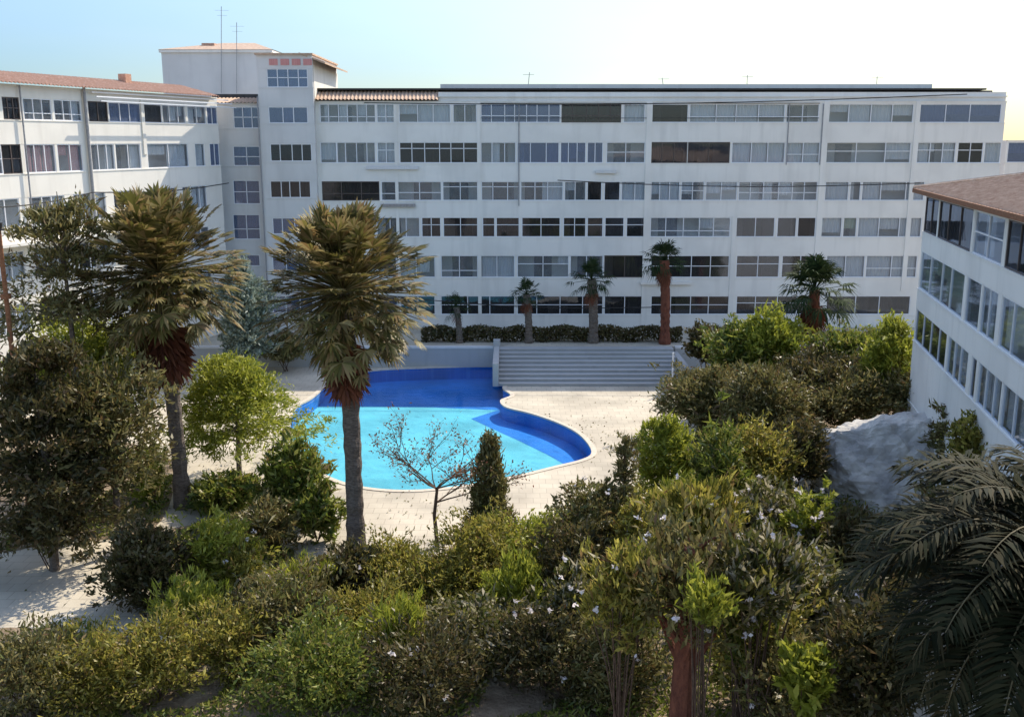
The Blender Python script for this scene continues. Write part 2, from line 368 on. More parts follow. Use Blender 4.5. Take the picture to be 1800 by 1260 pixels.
def building(name, label, F, L, rows, cols, top, bottom, specs, depth=11, wall='wall', inner='inner', slopes=None, seed=1, bandd=0.0, group=None):
    """rows: (z0,z1) openings from top down; specs: per row list of (u0,u1,n,rail,fill)"""
    rng = random.Random(seed)
    q = F.p(L / 2, -depth / 2, 0)
    T = thing(name, q, label, 'building', group)
    b = MB(); b.fbox(F, 0, L, -depth, -1.3, bottom, top - .012)
    b.fbox(F, 0, .22, -1.3, -.16, bottom, top - .012); b.fbox(F, L - .22, L, -1.3, -.16, bottom, top - .012)
    b.build('wall', M[inner], T)
    # bands
    zs = [top] + [z for r in rows for z in (r[1], r[0])] + [bottom]
    for i in range(0, len(zs), 2):
        if zs[i] - zs[i + 1] < .02: continue
        b = MB(); b.fbox(F, -.02, L + .02, -.17, 0, zs[i + 1], zs[i])
        b.fbox(F, .24, L - .24, -1.29, -.17, zs[i + 1] + (.005 if i else 0), min(zs[i] - .01, zs[i + 1] + .22))
        b.fbox(F, -.02, L + .02, -.20, .035, zs[i] - .05, zs[i] + .003)          # capping
        b.build('parapet', M[wall], T)
    for ri, (z0, z1) in enumerate(rows):
        last = 0
        for s in specs[ri]:
            u0, u1, nm, rail, fill = s
            u0 = max(u0, .02); u1 = min(u1, L - .02)
            if u0 - last > .04:
                b = MB(); b.fbox(F, last + .0, u0, -.16, -.012, z0 + .002, z1 - .002); b.build('pier', M[wall], T)
            if fill == 'X':
                b = MB(); b.fbox(F, u0, u1, -.16, -.012, z0 + .002, z1 - .002); b.build('infill_wall', M[wall], T)
            else: window(F, T, u0, u1, z0 + .003, z1 - .052 if False else z1 - .003, nm, rail, fill, rng)
            last = u1
        if L - last > .04:
            b = MB(); b.fbox(F, last, L, -.16, -.012, z0 + .002, z1 - .002); b.build('pier', M[wall], T)
    for (u, wd, za, zb, d) in cols:
        b = MB(); b.fbox(F, u - wd / 2, u + wd / 2, -.18, d, za, zb); b.build('column', M[wall], T)
    return T

# ------------------------------------------------------------------ main block
YM = 75.0
x0m = at(556, 400, YM).x; x1m = at(1763, 240, YM).x
FM = Frame((x0m, YM), (1, 0)); LM = x1m - x0m
RY = [(183, 216), (250, 287), (319, 353), (382, 417), (449, 488), (520, 553)]
rowsM = [(zat(b_, YM), zat(a_, YM)) for a_, b_ in RY]
def U(lst, ri, F=FM, RYs=RY):
    out = []
    for (a, c, nm, rail, fill) in lst:
        y = sum(RYs[ri]) / 2
        out.append((F.U(a, y), F.U(c, y), nm, rail, fill))
    return out
specM = [
 U([(562, 660, 6, .3, 'H'), (662, 694, 2, .3, 'P'), (701, 792, 3, 0, 'P'), (796, 838, 2, 0, 'H'), (845, 985, 7, .35, 'B'), (987, 1092, 5, .35, 'N'), (1096, 1134, 1, 0, 'P'),
    (1144, 1210, 1, 0, 'D'), (1212, 1380, 4, .3, 'P'), (1382, 1440, 2, .3, 'C'), (1454, 1606, 4, 0, 'P'), (1613, 1760, 3, 0, 'B')], 0),
 U([(563, 592, 1, 0, 'P'), (592, 660, 4, 0, 'C'), (663, 695, 2, .6, 'H'), (702, 840, 6, .68, 'D'), (845, 907, 3, 0, 'H'), (909, 983, 3, 0, 'B'), (985, 1030, 3, 0, 'B'), (1032, 1060, 2, 0, 'B'), (1066, 1134, 2, .5, 'H'),
    (1143, 1208, 3, 0, 'N'), (1209, 1283, 2, 0, 'N'), (1286, 1380, 3, 0, 'P'), (1382, 1441, 2, .4, 'P'), (1452, 1601, 3, .55, 'C'), (1612, 1680, 3, .6, 'H'), (1683, 1728, 2, .6, 'D'), (1730, 1760, 1, 0, 'P')], 1),
 U([(566, 667, 3, .35, 'N'), (670, 696, 1, .35, 'H'), (699, 776, 2, .4, 'C'), (778, 840, 2, .7, 'C'), (846, 913, 3, .7, 'H'), (915, 990, 3, .7, 'C'), (992, 1030, 2, 0, 'C'), (1032, 1058, 1, 0, 'D'), (1062, 1090, 1, 0, 'D'), (1092, 1140, 2, 0, 'P'),
    (1144, 1195, 3, 0, 'P'), (1197, 1238, 2, .5, 'C'), (1240, 1296, 2, 0, 'P'), (1298, 1437, 6, .4, 'C'), (1450, 1492, 1, 0, 'P'), (1494, 1513, 1, 0, 'C'), (1515, 1625, 3, 0, 'P')], 2),
 U([(566, 660, 3, .5, 'C'), (662, 738, 3, .0, 'C'), (741, 775, 2, .6, 'D'), (779, 840, 2, .6, 'D'), (848, 870, 1, .6, 'D'), (872, 913, 1, .6, 'D'), (917, 985, 2, .6, 'D'), (990, 1030, 2, .6, 'D'), (1032, 1060, 1, .6, 'D'), (1063, 1097, 1, .6, 'D'), (1101, 1133, 1, .6, 'D'),
    (1143, 1284, 5, .3, 'H'), (1294, 1362, 2, 0, 'D'), (1366, 1400, 1, 0, 'D'), (1402, 1434, 1, 0, 'D'), (1440, 1480, 1, 0, 'P'), (1482, 1506, 1, 0, 'G'), (1508, 1620, 3, 0, 'P')], 3),
 U([(566, 660, 3, 0, 'C'), (664, 765, 3, 0, 'H'), (775, 840, 2, .3, 'H'), (842, 905, 2, 0, 'P'), (909, 1000, 2, .6, 'H'), (1002, 1060, 2, 0, 'C'), (1062, 1134, 2, 0, 'N'), (1144, 1282, 4, .5, 'D'), (1294, 1370, 2, .6, 'D'), (1374, 1440, 2, .6, 'D'), (1452, 1520, 2, 0, 'P'), (1522, 1612, 2, .4, 'P')], 4),
 U([(600, 660, 2, 0, 'D'), (664, 765, 3, .5, 'D'), (775, 905, 3, .5, 'D'), (909, 1060, 4, .5, 'D'), (1062, 1134, 2, 0, 'D'), (1144, 1282, 4, .5, 'D'), (1294, 1440, 4, .6, 'D'), (1452, 1600, 3, 0, 'D')], 5),
]
topM = zat(156, YM)
colz = zat(500, YM)
colsM = [(FM.U(697, 300), .22, 1.4, zat(179, YM), .05), (FM.U(842, 300), .26, 1.4, zat(179, YM), .05), (FM.U(1139, 300), .42, 1.4, zat(179, YM), .06),
         (FM.U(1289, 430), .34, 1.4, rowsM[3][1] + .1, .05), (FM.U(1446, 300), .42, 1.4, zat(179, YM), .06), (FM.U(1609, 250), .34, 4.2, zat(179, YM), .06), (FM.U(770, 460), .32, 3.0, rowsM[4][1], .05)]
main = building('apartment_block', 'long grey white apartment block across the back of the courtyard, in shade', FM, LM, rowsM, colsM, zat(178, YM), .0, specM, 12, seed=3)
# roof edge: tiled eave on the left, pale fascia on the right, thin dark slab above
ub = FM.U(770, 165)
b = corr_roof(FM, .1, ub, .35, zat(178, YM) + .1, -1.2, zat(164, YM) + .2); b.build('tiled_eave', M['tileP'], main)
b = MB(); b.fbox(FM, ub - .0, LM + .05, -.9, -.25, zat(178, YM) + .006, zat(162, YM)); b.fbox(FM, ub, LM + .1, -.95, -.12, zat(170.5, YM), zat(168.5, YM)); b.build('fascia', M['wall'], main)
b = MB(); b.fbox(FM, .2, LM - .5, -11.6, -1.3, zat(178, YM) + .01, zat(158, YM)); b.build('roof_storey', M['darkroof'], main)
b = MB(); b.fbox(FM, .0, LM - 1.2, -11.9, -.75, zat(158, YM) + .02, zat(156, YM) + .06); b.build('roof_slab', M['black'], main)
b = MB(); b.fbox(FM, ub, LM - 4.5, -9.9, -2.5, zat(156, YM) + .065, zat(150, YM) + .2); b.build('roof_terrace_wall', M['wall'], main)
b = MB()
for y in (181.5, 207.5):
    b.fbox(FM, FM.U(845, 200), FM.U(1440, 200), .01, .05, zat(y + .8, YM), zat(y, YM))
b.build('balcony_rail', M['black'], main)
b = MB()
for k, (px, hh, lean) in enumerate([(930, .9, .1), (1180, .5, -.1), (1335, .7, 0), (1575, .6, 0)]):
    u = FM.U(px, 150); z = zat(150, YM) + .25
    b.tube([FM.p(u, -4, z - .1), FM.p(u + lean, -4, z + hh)], .03, 5); b.tube([FM.p(u - .4, -4, z + hh * .8), FM.p(u + .45, -4, z + hh * .82)], .02, 4)
b.build('aerial', M['metal'], main)
b = MB()   # downpipes / cable drops
for px in (1381, 1440, 912):
    u = FM.U(px, 300); b.tube([FM.p(u, .06, zat(290, YM) - (3 if px == 912 else 0)), FM.p(u, .06, zat(183, YM))], .035, 6)
b.build('downpipe', M['metal'], main)
# awning boxes / laundry on balconies
for px, y, wd, c in ((1170, 497, 90, 'wall'), (700, 361, 60, 'curtN'), (690, 295, 90, 'curtP'), (1065, 302, 36, 'wall3')):
    u = FM.U(px, y); z = zat(y, YM); b = MB(); hw = wd / 2 * YM / FPX
    b.fbox(FM, u - hw, u + hw, .04, .22, z - .12, z + .10); b.build('awning_box', M[c], main)

# ------------------------------------------------------------------ stair tower
xa, xb = at(461, 300, YM - .6).x, at(556, 300, YM - .6).x
FT = Frame((xa, YM - .6), (1, 0)); LT = xb - xa; YT = YM - .6
RT = [(121, 154), (188, 217), (253, 284), (318, 348), (383, 412), (450, 480), (520, 550)]
def UT(lst, ri): return U(lst, ri, FT, RT)
specT = [UT([(469, 541, 4, .5, 'B')], 0), UT([(472, 541, 3, 0, 'B')], 1), UT([(475, 548, 4, 0, 'D')], 2), UT([(475, 546, 4, 0, 'D')], 3),
         UT([(479, 553, 4, 0, 'B')], 4), UT([(479, 550, 3, 0, 'B')], 5), UT([(479, 550, 3, 0, 'B')], 6)]
tow = building('stair_tower', 'narrow grey tower with a glazed top room rising above the roofs', FT, LT, [(zat(b_, YT), zat(a_, YT)) for a_, b_ in RT], [], zat(97, YT), 0, specT, 10.5, 'wall3', seed=5)
b = MB()
for k in range(4):
    u = FT.U(473 + 20 * k, 108); b.fbox(FT, u, u + .62, .003, .04, zat(115, YT), zat(104, YT))
b.build('pink_panel', M['curtR'], tow)
b = MB(); b.fbox(FT, -.1, LT + .1, -10.6, .2, zat(97, YT) + .003, zat(94, YT)); b.build('roof_slab', M['tileP'], tow)
zr = zat(95, YT)
b = MB(); b.add([(xb - .9, YT - .1, zr + .1), (xb + .9, YT + .2, zr - .55), (xb + .9, YT + 10.3, zr - .55), (xb - .9, YT + 10.3, zr + .1),
                 (xb - .9, YT - .1, zr - .02), (xb + .9, YT + .2, zr - .67), (xb + .9, YT + 10.3, zr - .67), (xb - .9, YT + 10.3, zr - .02)],
                [(0, 1, 2, 3), (7, 6, 5, 4), (0, 4, 5, 1), (1, 5, 6, 2), (2, 6, 7, 3), (3, 7, 4, 0)]); b.build('side_eave', M['tileP'], tow)
b = MB(); b.box(xb - .01, xb + .05, YT + .3, YT + 10.4, zat(178, YT), zr - .75); b.build('side_wall', M['wall2'], tow)
b = MB(); u = FT.U(461, 400); b.tube([FT.p(-.06, .1, 2), FT.p(-.06, .1, zat(170, YT))], .05, 6); b.build('downpipe', M['metal'], tow)

# recessed link between tower and left wing
xl = at(398, 300, YM + .3).x
FR = Frame((xl - 2, YM + .3), (1, 0)); YR = YM + .3
RR = [(188, 226), (257, 292), (317, 359), (377, 421), (448, 468), (520, 545)]
specR = [U([(410, 457, n_, r_, 'B')], i, FR, RR) for i, (n_, r_) in enumerate([(3, .5), (2, .45), (2, .5), (2, .4), (2, 0), (2, 0)])]
link = building('link_block', 'narrow shaded block of windows between tower and left wing', FR, xa - xl + 2 - .03, [(zat(b_, YR), zat(a_, YR)) for a_, b_ in RR], [], zat(181, YR), 0, specR, 9, 'wall3', seed=6)
b = corr_roof(FR, 0, xa - xl + 1.9, .3, zat(181, YR), -2.5, zat(170, YR)); b.build('tiled_eave', M['tileP'], link)
b = MB(); b.fbox(FR, .5, xa - xl + 1.9, -6, -2.6, zat(181, YR), zat(163, YR)); b.build('roof_shed', M['darkroof'], link)

# lift house behind
YB = 86.0
bx0, bx1 = at(286, 130, YB).x, at(478, 130, YB).x
FB = Frame((bx0, YB), (1, 0)); LB = bx1 - bx0
box = thing('roof_house', FB.p(LB / 2, -5, 0), 'big plain grey block with a tiled hip roof behind the tower', 'building')
b = MB(); b.fbox(FB, 0, LB, -10, 0, 0, zat(93, YB)); b.build('wall', M['wall3'], box)
b = MB(); b.fbox(FB, -.15, LB + .15, -10.15, .15, zat(93, YB) + .003, zat(90, YB) + .1); b.build('cornice', M['wall'], box)
ze, zp = zat(90, YB) + .11, zat(68, YB)
b = MB(); xm0, xm1 = LB * .45, LB * .75
b.add([FB.p(-.2, .2, ze), FB.p(LB + .2, .2, ze), FB.p(LB + .2, -10.2, ze), FB.p(-.2, -10.2, ze), FB.p(xm0, -4, zp), FB.p(xm1, -4, zp)],
      [(0, 1, 5, 4), (1, 2, 5), (2, 3, 4, 5), (3, 0, 4)]); b.build('roof', M['tileP'], box)
b = MB(); b.fbox(FB, LB * .3, LB * .42, -3.4, -2.2, ze + .3, zat(74, YB) + .1); b.build('chimney', M['tile'], box)
b = MB()
for px, yt in ((389, 12), (416, 40)):
    P1, P2 = at(px, 165, YB - .3), at(px, yt, YB - .3)
    b.tube([P1, P2], .028, 6)
    for k, (dz, wd) in enumerate(((.3, .55), (.7, .4))): b.tube([(P2.x - wd, P2.y, P2.z - dz), (P2.x + wd, P2.y + .1, P2.z - dz)], .010, 4)
b.build('aerial_mast', M['metal'], box)

# ------------------------------------------------------------------ left wing (sunlit)
PA, PB_ = Vector((-27.9, 54.2, 0)), Vector((-21.15, 73.6, 0))
dirL = (PB_ - PA).normalized(); PA2 = PA - dirL * 5
FL = Frame(PA2, dirL); LL = (PB_ - PA2).length
zl = lambda px, py: FL.Z(px, py)
rowsL = [(zl(200, 215), zl(200, 180)), (zl(200, 299), zl(200, 253))]
st = rowsL[0][0] - rowsL[1][0]
for k in range(1, 4): rowsL.append((rowsL[1][0] - st * k, rowsL[1][1] - st * k))
def UL(lst, y): return [(FL.U(a, y), FL.U(c, y), nm, r, f) for (a, c, nm, r, f) in lst]
full = (FL.U(4, 200))
specL = [[(.3, full - .3, 4, .5, 'N')] + UL([(6, 36, 3, .5, 'N'), (42, 92, 3, .3, 'C'), (96, 144, 3, .3, 'C'), (156, 190, 2, 0, 'N'), (192, 248, 3, 0, 'B'), (252, 285, 1, 0, 'D'), (286, 326, 3, 0, 'P'), (330, 362, 2, 0, 'P'), (364, 396, 2, 0, 'B')], 200),
         [(.3, full - .3, 4, .5, 'P')] + UL([(4, 38, 2, .5, 'N'), (44, 98, 3, 0, 'R'), (102, 146, 2, 0, 'R'), (160, 202, 3, 0, 'C'), (204, 248, 2, 0, 'H'), (260, 332, 2, 0, 'P'), (344, 361, 1, 0, 'P'), (370, 396, 2, 0, 'B')], 276)]
for k in range(3):
    specL.append([(.6 + i * 3.4, .6 + i * 3.4 + 2.7, 3, 0, 'PCHPDHPC'[(i + k) % 8]) for i in range(7)])
left = building('left_wing', 'sunlit cream apartment wing with terracotta eaves on the left', FL, LL, rowsL, [(FL.U(250, 200), .3, rowsL[1][0] + .9, rowsL[0][1] + .3, .06), (FL.U(150, 200), .3, 6, rowsL[0][1] + .3, .06)], zl(200, 160), 0, specL, 10, 'wall2', seed=9)
b = corr_roof(FL, -.2, LL - .5, .6, zl(200, 158), -2.6, zl(200, 138) + .1); b.build('tiled_roof', M['tile'], left)
b = MB(); b.fbox(FL, FL.U(262, 150), FL.U(270, 150) + .1, -2.4, -1.8, zl(200, 150), zl(200, 132) + .3); b.build('chimney', M['tile'], left)
b = MB()
for k in range(3):
    b.fbox(FL, FL.U(155, 170), FL.U(395, 170), .2 + .32 * k, .3 + .32 * k, zl(200, 166) - .26 * k, zl(200, 164) - .26 * k)
b.build('awning_bar', M['frame'], left)
b = MB()
b.tube([FL.p(FL.U(152, 250), .16, .2), FL.p(FL.U(152, 250), .16, zl(152, 150))], .09, 8)
b.tube([FL.p(FL.U(40, 250), .16, 8), FL.p(FL.U(40, 250), .16, zl(40, 150))], .05, 8)
b.build('downpipe', M['metal'], left)
b = MB(); b.fbox(FL, LL * .05, LL * .62, .02, 1.2, rowsL[2][0] - .9, rowsL[2][0] - .75); b.build('balcony_slab', M['wall2'], left)

# sagging cable
b = MB(); A, B_ = Vector(FL.p(FL.U(150, 335), .6, zl(150, 338))), at(402, 322, YM - 1.5)
b.tube([A.lerp(B_, k / 12) - Vector((0, 0, .25 * math.sin(math.pi * k / 12))) for k in range(13)], .035, 5)
A0 = Vector(FL.p(1.5, .6, zl(40, 355))); b.tube([A0.lerp(A, k / 8) - Vector((0, 0, .3 * math.sin(math.pi * k / 8))) for k in range(9)], .035, 5)
o = b.build('overhead_cable', M['black']); tag(o, 'thin black cable slung along the front of the left wing', 'cable')

# ------------------------------------------------------------------ right wing (near, shaded)
PR = at(1619, 440, 46.5); dR = Vector((.2037, 1, 0)).normalized()
# frame needs outward normal to the courtyard (-x): run u towards the camera
FW = Frame((PR.x, PR.y), (-dR.x, -dR.y)); LW = 34
zw = lambda y: FW.Z(1619, y)
rowsW = [(zw(405), zw(343)), (zw(510), zw(440)), (zw(611), zw(548)), (zw(611) - 2.9, zw(548) - 2.9)]
def uw(a, y=430): return FW.U(a, y)
specW = [[(.02, uw(1648, 380), 2, 0, 'N'), (uw(1650, 380), uw(1708, 400), 3, 0, 'N'), (uw(1712, 400), uw(1764, 410), 2, .5, 'H'), (uw(1770, 410), uw(1798, 420) + 4, 4, 0, 'N')],
         [(.15, uw(1692, 520), 4, 0, 'G'), (uw(1697, 520), uw(1722, 530), 1, 0, 'C'), (uw(1724, 530), uw(1752, 540), 2, 0, 'P'), (uw(1758, 550), uw(1758, 550) + 6, 4, 0, 'P')],
         [(.1, uw(1662, 610), 4, 0, 'D'), (uw(1664, 620), uw(1700, 640), 3, 0, 'P'), (uw(1706, 650), uw(1715, 650), 1, 0, 'D'), (uw(1718, 660), uw(1760, 680), 3, 0, 'P'), (uw(1762, 680), uw(1762, 680) + 6, 4, 0, 'C')],
         [(.5, 14, 4, 0, 'X')]]
for r in specW: r.append((r[-1][1] + .4, LW - .4, 8, 0, 'C'))
rw = building('right_wing', 'near shaded apartment wing with a tiled hip roof on the right', FW, LW, rowsW, [], zw(338), 0, specW, 11, 'wall', seed=12)
ze = zw(331); zr_ = ze + 1.25; ov = .45
b = MB()   # hip roof
E = [FW.p(-ov, ov, ze), FW.p(LW + ov, ov, ze), FW.p(LW + ov, -11.4, ze), FW.p(-ov, -11.4, ze), FW.p(6, -5.5, zr_), FW.p(LW - 6, -5.5, zr_)]
b.add(E, [(0, 1, 5, 4), (1, 2, 5), (2, 3, 4, 5), (3, 0, 4), (3, 2, 1, 0)]); b.build('roof', M['tileP'], rw)
b = MB()   # tile courses as raised ribs down the slope
A_, B2, C_, D_ = [Vector(E[i]) for i in (0, 1, 5, 4)]
for k in range(1, 90):
    t_ = k / 90; p = A_.lerp(B2, t_); ur = -ov + (LW + 2 * ov) * t_
    e = min(1, (ur + ov) / (6 + ov), (LW + ov - ur) / (6 + ov)); top_ = Vector(FW.p(ur, ov - (5.5 + ov) * e, ze + 1.25 * e))
    b.tube([p + Vector((0, 0, .03)), top_ + Vector((0, 0, .03))], .055, 5)
A_, B2 = Vector(E[0]), Vector(E[3])
for k in range(1, 30):
    t_ = k / 30; d_ = ov - (11.4 + ov) * t_; e = min(1, (ov - d_) / 5.95, (11.4 + d_) / 5.9)
    b.tube([A_.lerp(B2, t_) + Vector((0, 0, .03)), Vector(FW.p(-ov + (6 + ov) * e, d_, ze + 1.25 * e)) + Vector((0, 0, .03))], .055, 5)
b.tube([Vector(E[0]) + Vector((0, 0, .05)), Vector(E[4]) + Vector((0, 0, .05)), Vector(E[5]) + Vector((0, 0, .05))], .11, 6)
b.tube([Vector(E[3]) + Vector((0, 0, .05)), Vector(E[4]) + Vector((0, 0, .05))], .11, 6); b.build('roof_tile_ribs', M['tileP'], rw)
b = MB(); b.fbox(FW, -ov - .05, LW + ov, ov - .02, ov + .07, ze - .16, ze + .03); b.build('gutter', M['rust'], rw)
b = MB(); b.fbox(FW, 3.5, 20, -7.2, -4.6, zr_ - .5, zr_ + .42); b.build('roof_box', M['metal'], rw)

# far block glimpsed at the right edge
YF = 88; fx0, fx1 = at(1770, 260, YF).x, at(1770, 260, YF).x + 14
FF = Frame((fx0, YF), (1, 0))
farb = building('far_block', 'distant grey block glimpsed past the right end of the long block', FF, 14, [(zat(286, YF), zat(250, YF))], [], zat(247, YF), 0, [[(.1, 13.8, 6, 0, 'B')]], 8, 'wall', seed=15)

# ------------------------------------------------------------------ big pale boulder by the right wing
bm = bmesh.new(); bmesh.ops.create_icosphere(bm, subdivisions=6, radius=1)
from mathutils import noise as mn
planes = [((-.12, .22, 1), 2.45), ((-.28, -.85, .55), 2.25), ((.35, -.80, .45), 2.75), ((-1, -.1, .25), 2.9), ((-.6, .7, .5), 2.7), ((1, -.1, .2), 3.2), ((0, 1, .2), 2.7), ((-.8, -.55, -.1), 2.6)]
for v in bm.verts:
    p = Vector((v.co.x * 4.6, v.co.y * 3.8, v.co.z * 3.6))
    for nrm, d in planes:
        nv = Vector(nrm).normalized(); e = p.dot(nv) - d
        if e > 0: p -= nv * e * .97
    p += p.normalized() * (.30 * mn.fractal(p * .7, 1, 2, 4) - .16 * abs(mn.fractal(p * 1.6, 1, 2, 3)) + .07 * mn.fractal(p * 3, 1, 2, 4)); v.co = p + Vector((0, 0, -.05 * abs(math.sin(p.x * 3 + p.z * 2)) * (p.z < 1.8)))
me = bpy.data.meshes.new('boulder'); bm.to_mesh(me); bm.free()
me.materials.append(noise_mat('pale_weathered_stone', (.30, .29, .28), (.62, .59, .53), .8, .95, .6, 5, c3=(.46, .44, .41), bdist=.03))
o = bpy.data.objects.new('boulder', me); COL.objects.link(o); o.location = (16.2, 42.0, .8); o.rotation_euler = (0, 0, .1)
tag(o, 'huge pale boulder with a sunlit top and grey shaded side by the right wing', 'boulder')

# ------------------------------------------------------------------ terrace, steps and low wall in front of the long block
TZ = 1.4
wl0, wl1 = at(405, 625, 67.3).x, at(875, 625, 67.3).x
ws1 = at(1182, 625, 67.3).x
o = MB(); o.box(wl0 - 4, 33, 67.75, 74.9, -.01, TZ - .01); tag(o.build('terrace', M['deck']), kind='structure')
t = thing('retaining_wall', (0, 67.5, 0), 'long low grey retaining wall left of the wide steps', 'wall')
b = MB(); b.box(wl0 - 4, wl1, 67.45, 67.745, 0, TZ - .1); b.build('wall', M['concrete'], t)
b = MB(); b.box(wl0 - 4, wl1, 67.40, 67.80, TZ - .097, TZ + .04); b.build('coping', M['wall3'], t)
b = MB(); b.box(wl1 - .25, wl1 + .12, 61.8, 67.39, 0, TZ + .1); b.box(wl1 - .3, wl1 + .17, 67.3, 67.9, .0, TZ + .5); b.build('end_pier', M['concrete'], t)
t = thing('retaining_wall', (15, 67.5, 0), 'low grey retaining wall right of the wide steps', 'wall')
b = MB(); b.box(ws1 + .2, 33, 67.45, 67.745, 0, TZ - .1); b.build('wall', M['concrete'], t)
b = MB(); b.box(ws1 + .2, 33, 67.40, 67.80, TZ - .097, TZ + .04); b.build('coping', M['wall3'], t)
b = MB(); b.box(ws1, ws1 + .35, 61.0, 67.39, 0, TZ * .8); b.build('cheek_wall', M['concrete'], t)
t = thing('steps', (6, 64, 0), 'wide shallow grey steps from the pool deck up to the terrace', 'steps')
ns = 9
for i in range(ns):
    b = MB(); yA = 61.9 + i * .61; b.box(wl1 + .13, ws1 - .01, yA, 67.74 if i == ns - 1 else yA + .64, .003, TZ * (i + 1) / ns - .004)
    b.box(wl1 + .13, ws1 - .01, yA - .035, yA + .3, TZ * (i + 1) / ns - .003, TZ * (i + 1) / ns + .012)
    b.build('step', M['concrete'], t)
# pool shower / lamp pole at the foot of the steps
P = gnd(1181, 690)
t = thing('pole', P, 'thin pale pole standing at the right foot of the wide steps', 'pole')
b = MB(); b.tube([P, P + Vector((0, 0, 2.55))], .055, 8); b.build('post', M['frame'], t)
b = MB(); b.tube([P, P + Vector((0, 0, .06))], .18, 10); b.build('base_plate', M['metal'], t)

# lamp post at the left edge
P = Vector((at(5, 470, 36.6).x, 36.6, 0)); t = thing('street_lamp', P, 'rusty lamp post with a black top at the left edge', 'street lamp')
b = MB(); b.tube([P, P + Vector((0, 0, 3)), (P.x, P.y, zat(405, 36.6))], [.14, .11, .08], 10); b.build('post', M['rust'], t)
zt = zat(405, 36.6); b = MB(); b.tube([(P.x, P.y, zt), (P.x, P.y, zt + .05)], .2, 12); b.tube([(P.x, P.y, zt + .051), (P.x, P.y, zt + .28)], [.12, .16], 10); b.build('lantern', M['black'], t)
b = MB(); zc = zat(525, 36.6); b.tube([(P.x, P.y, zc), (P.x, P.y, zc + .18)], .19, 10); b.build('collar', M['rust'], t)

# ------------------------------------------------------------------ vegetation
def leafmesh(C, D, Lh, Wd, rng):
    """diamond leaves: centres C, directions D (Nx3), lengths, widths"""
    n = len(C); R = rng.normal(size=(n, 3)); Sd = np.cross(D, R); Sd /= np.linalg.norm(Sd, axis=1)[:, None] + 1e-9
    Nn = np.cross(Sd, D)
    Lh = np.broadcast_to(Lh, n)[:, None]; Wd = np.broadcast_to(Wd, n)[:, None]
    v = np.empty((n, 4, 3)); v[:, 0] = C - D * Lh * .5; v[:, 2] = C + D * Lh * .5 - Nn * Lh * .12
    v[:, 1] = C + Sd * Wd * .5 - D * Lh * .05 + Nn * Lh * .06; v[:, 3] = C - Sd * Wd * .5 - D * Lh * .05 + Nn * Lh * .06
    return v.reshape(-1, 3)
def np_mesh(name, V, mat, parent, faces=None, k=4):
    V = V - np.array(parent_loc(parent)); n = len(V) // k
    me = bpy.data.meshes.new(name); me.vertices.add(len(V)); me.vertices.foreach_set('co', V.astype(np.float32).ravel())
    me.loops.add(n * k); me.polygons.add(n)
    me.loops.foreach_set('vertex_index', np.arange(n * k, dtype=np.int32)); me.polygons.foreach_set('loop_start', np.arange(0, n * k, k, dtype=np.int32))
    me.update(calc_edges=True); me.materials.append(mat)
    o = bpy.data.objects.new(name, me); COL.objects.link(o); o.parent = parent; return o
def unit(a): return a / (np.linalg.norm(a, axis=-1, keepdims=True) + 1e-9)

def clumps(c, rad, ncl, per, csize, leafL, leafW, rng, shape='ball', up=.3):
    """leaf positions: clumps scattered through an uneven volume"""
    c = np.array(c, float); rad = np.array(rad, float)
    d = unit(rng.normal(size=(ncl, 3))); r = rng.random(ncl) ** .45
    P = d * r[:, None]
    if shape == 'cone':
        h = rng.random(ncl) ** 1.5; a = rng.random(ncl) * 2 * np.pi; q = (1 - h) * (rng.random(ncl) ** .4) * 1.05 + .04
        P = np.stack([np.cos(a) * q, np.sin(a) * q, h * 2 - 1], 1)
    if shape == 'column':
        a = rng.random(ncl) * 2 * np.pi; h = rng.random(ncl); q = np.sqrt(rng.random(ncl)) * np.minimum(1, (1.08 - h) * 3) * np.minimum(1, .5 + h * 2)
        P = np.stack([np.cos(a) * q, np.sin(a) * q, h * 2 - 1], 1)
    if shape == 'tiers':
        h = np.floor(rng.random(ncl) * 6) / 6 + rng.random(ncl) * .04; a = np.floor(rng.random(ncl) * 9) / 9 * 2 * np.pi + h * 9 + rng.normal(size=ncl) * .12
        q = rng.random(ncl) ** .6 * (1.05 - h * .75); P = np.stack([np.cos(a) * q, np.sin(a) * q, h * 2 - 1 - q * .15], 1)
    lump = 1 + .34 * np.sin(P[:, 0] * 5 + rng.random() * 6) * np.cos(P[:, 1] * 4 + rng.random() * 6) + .15 * np.sin(P[:, 2] * 7 + rng.random() * 6)
    P = P * lump[:, None]
    if shape == 'ball': P = P * np.where(rng.random(ncl) < .1, 1.28, 1)[:, None]; P[:, 2] += np.where(rng.random(ncl) < .12, .25 * rng.random(ncl), 0)
    cc = c + P * rad
    outw = unit(P * [1, 1, .7] + [0, 0, .25])
    m = per; C = np.repeat(cc, m, 0); sz = np.repeat(csize * (.6 + .8 * rng.random(ncl)), m)[:, None]
    C = C + rng.normal(size=C.shape) * sz * [.5, .5, .38]
    D = unit(np.repeat(outw, m, 0) * .8 + rng.normal(size=C.shape) * .65 + [0, 0, up])
    ls = leafL * np.exp(rng.normal(size=len(C)) * .38); ws = leafW * (.6 + .8 * rng.random(len(C)))
    C = C[C[:, 2] > .03] if False else C
    return leafmesh(C, D, ls, ws, rng), cc
NPL = [0]
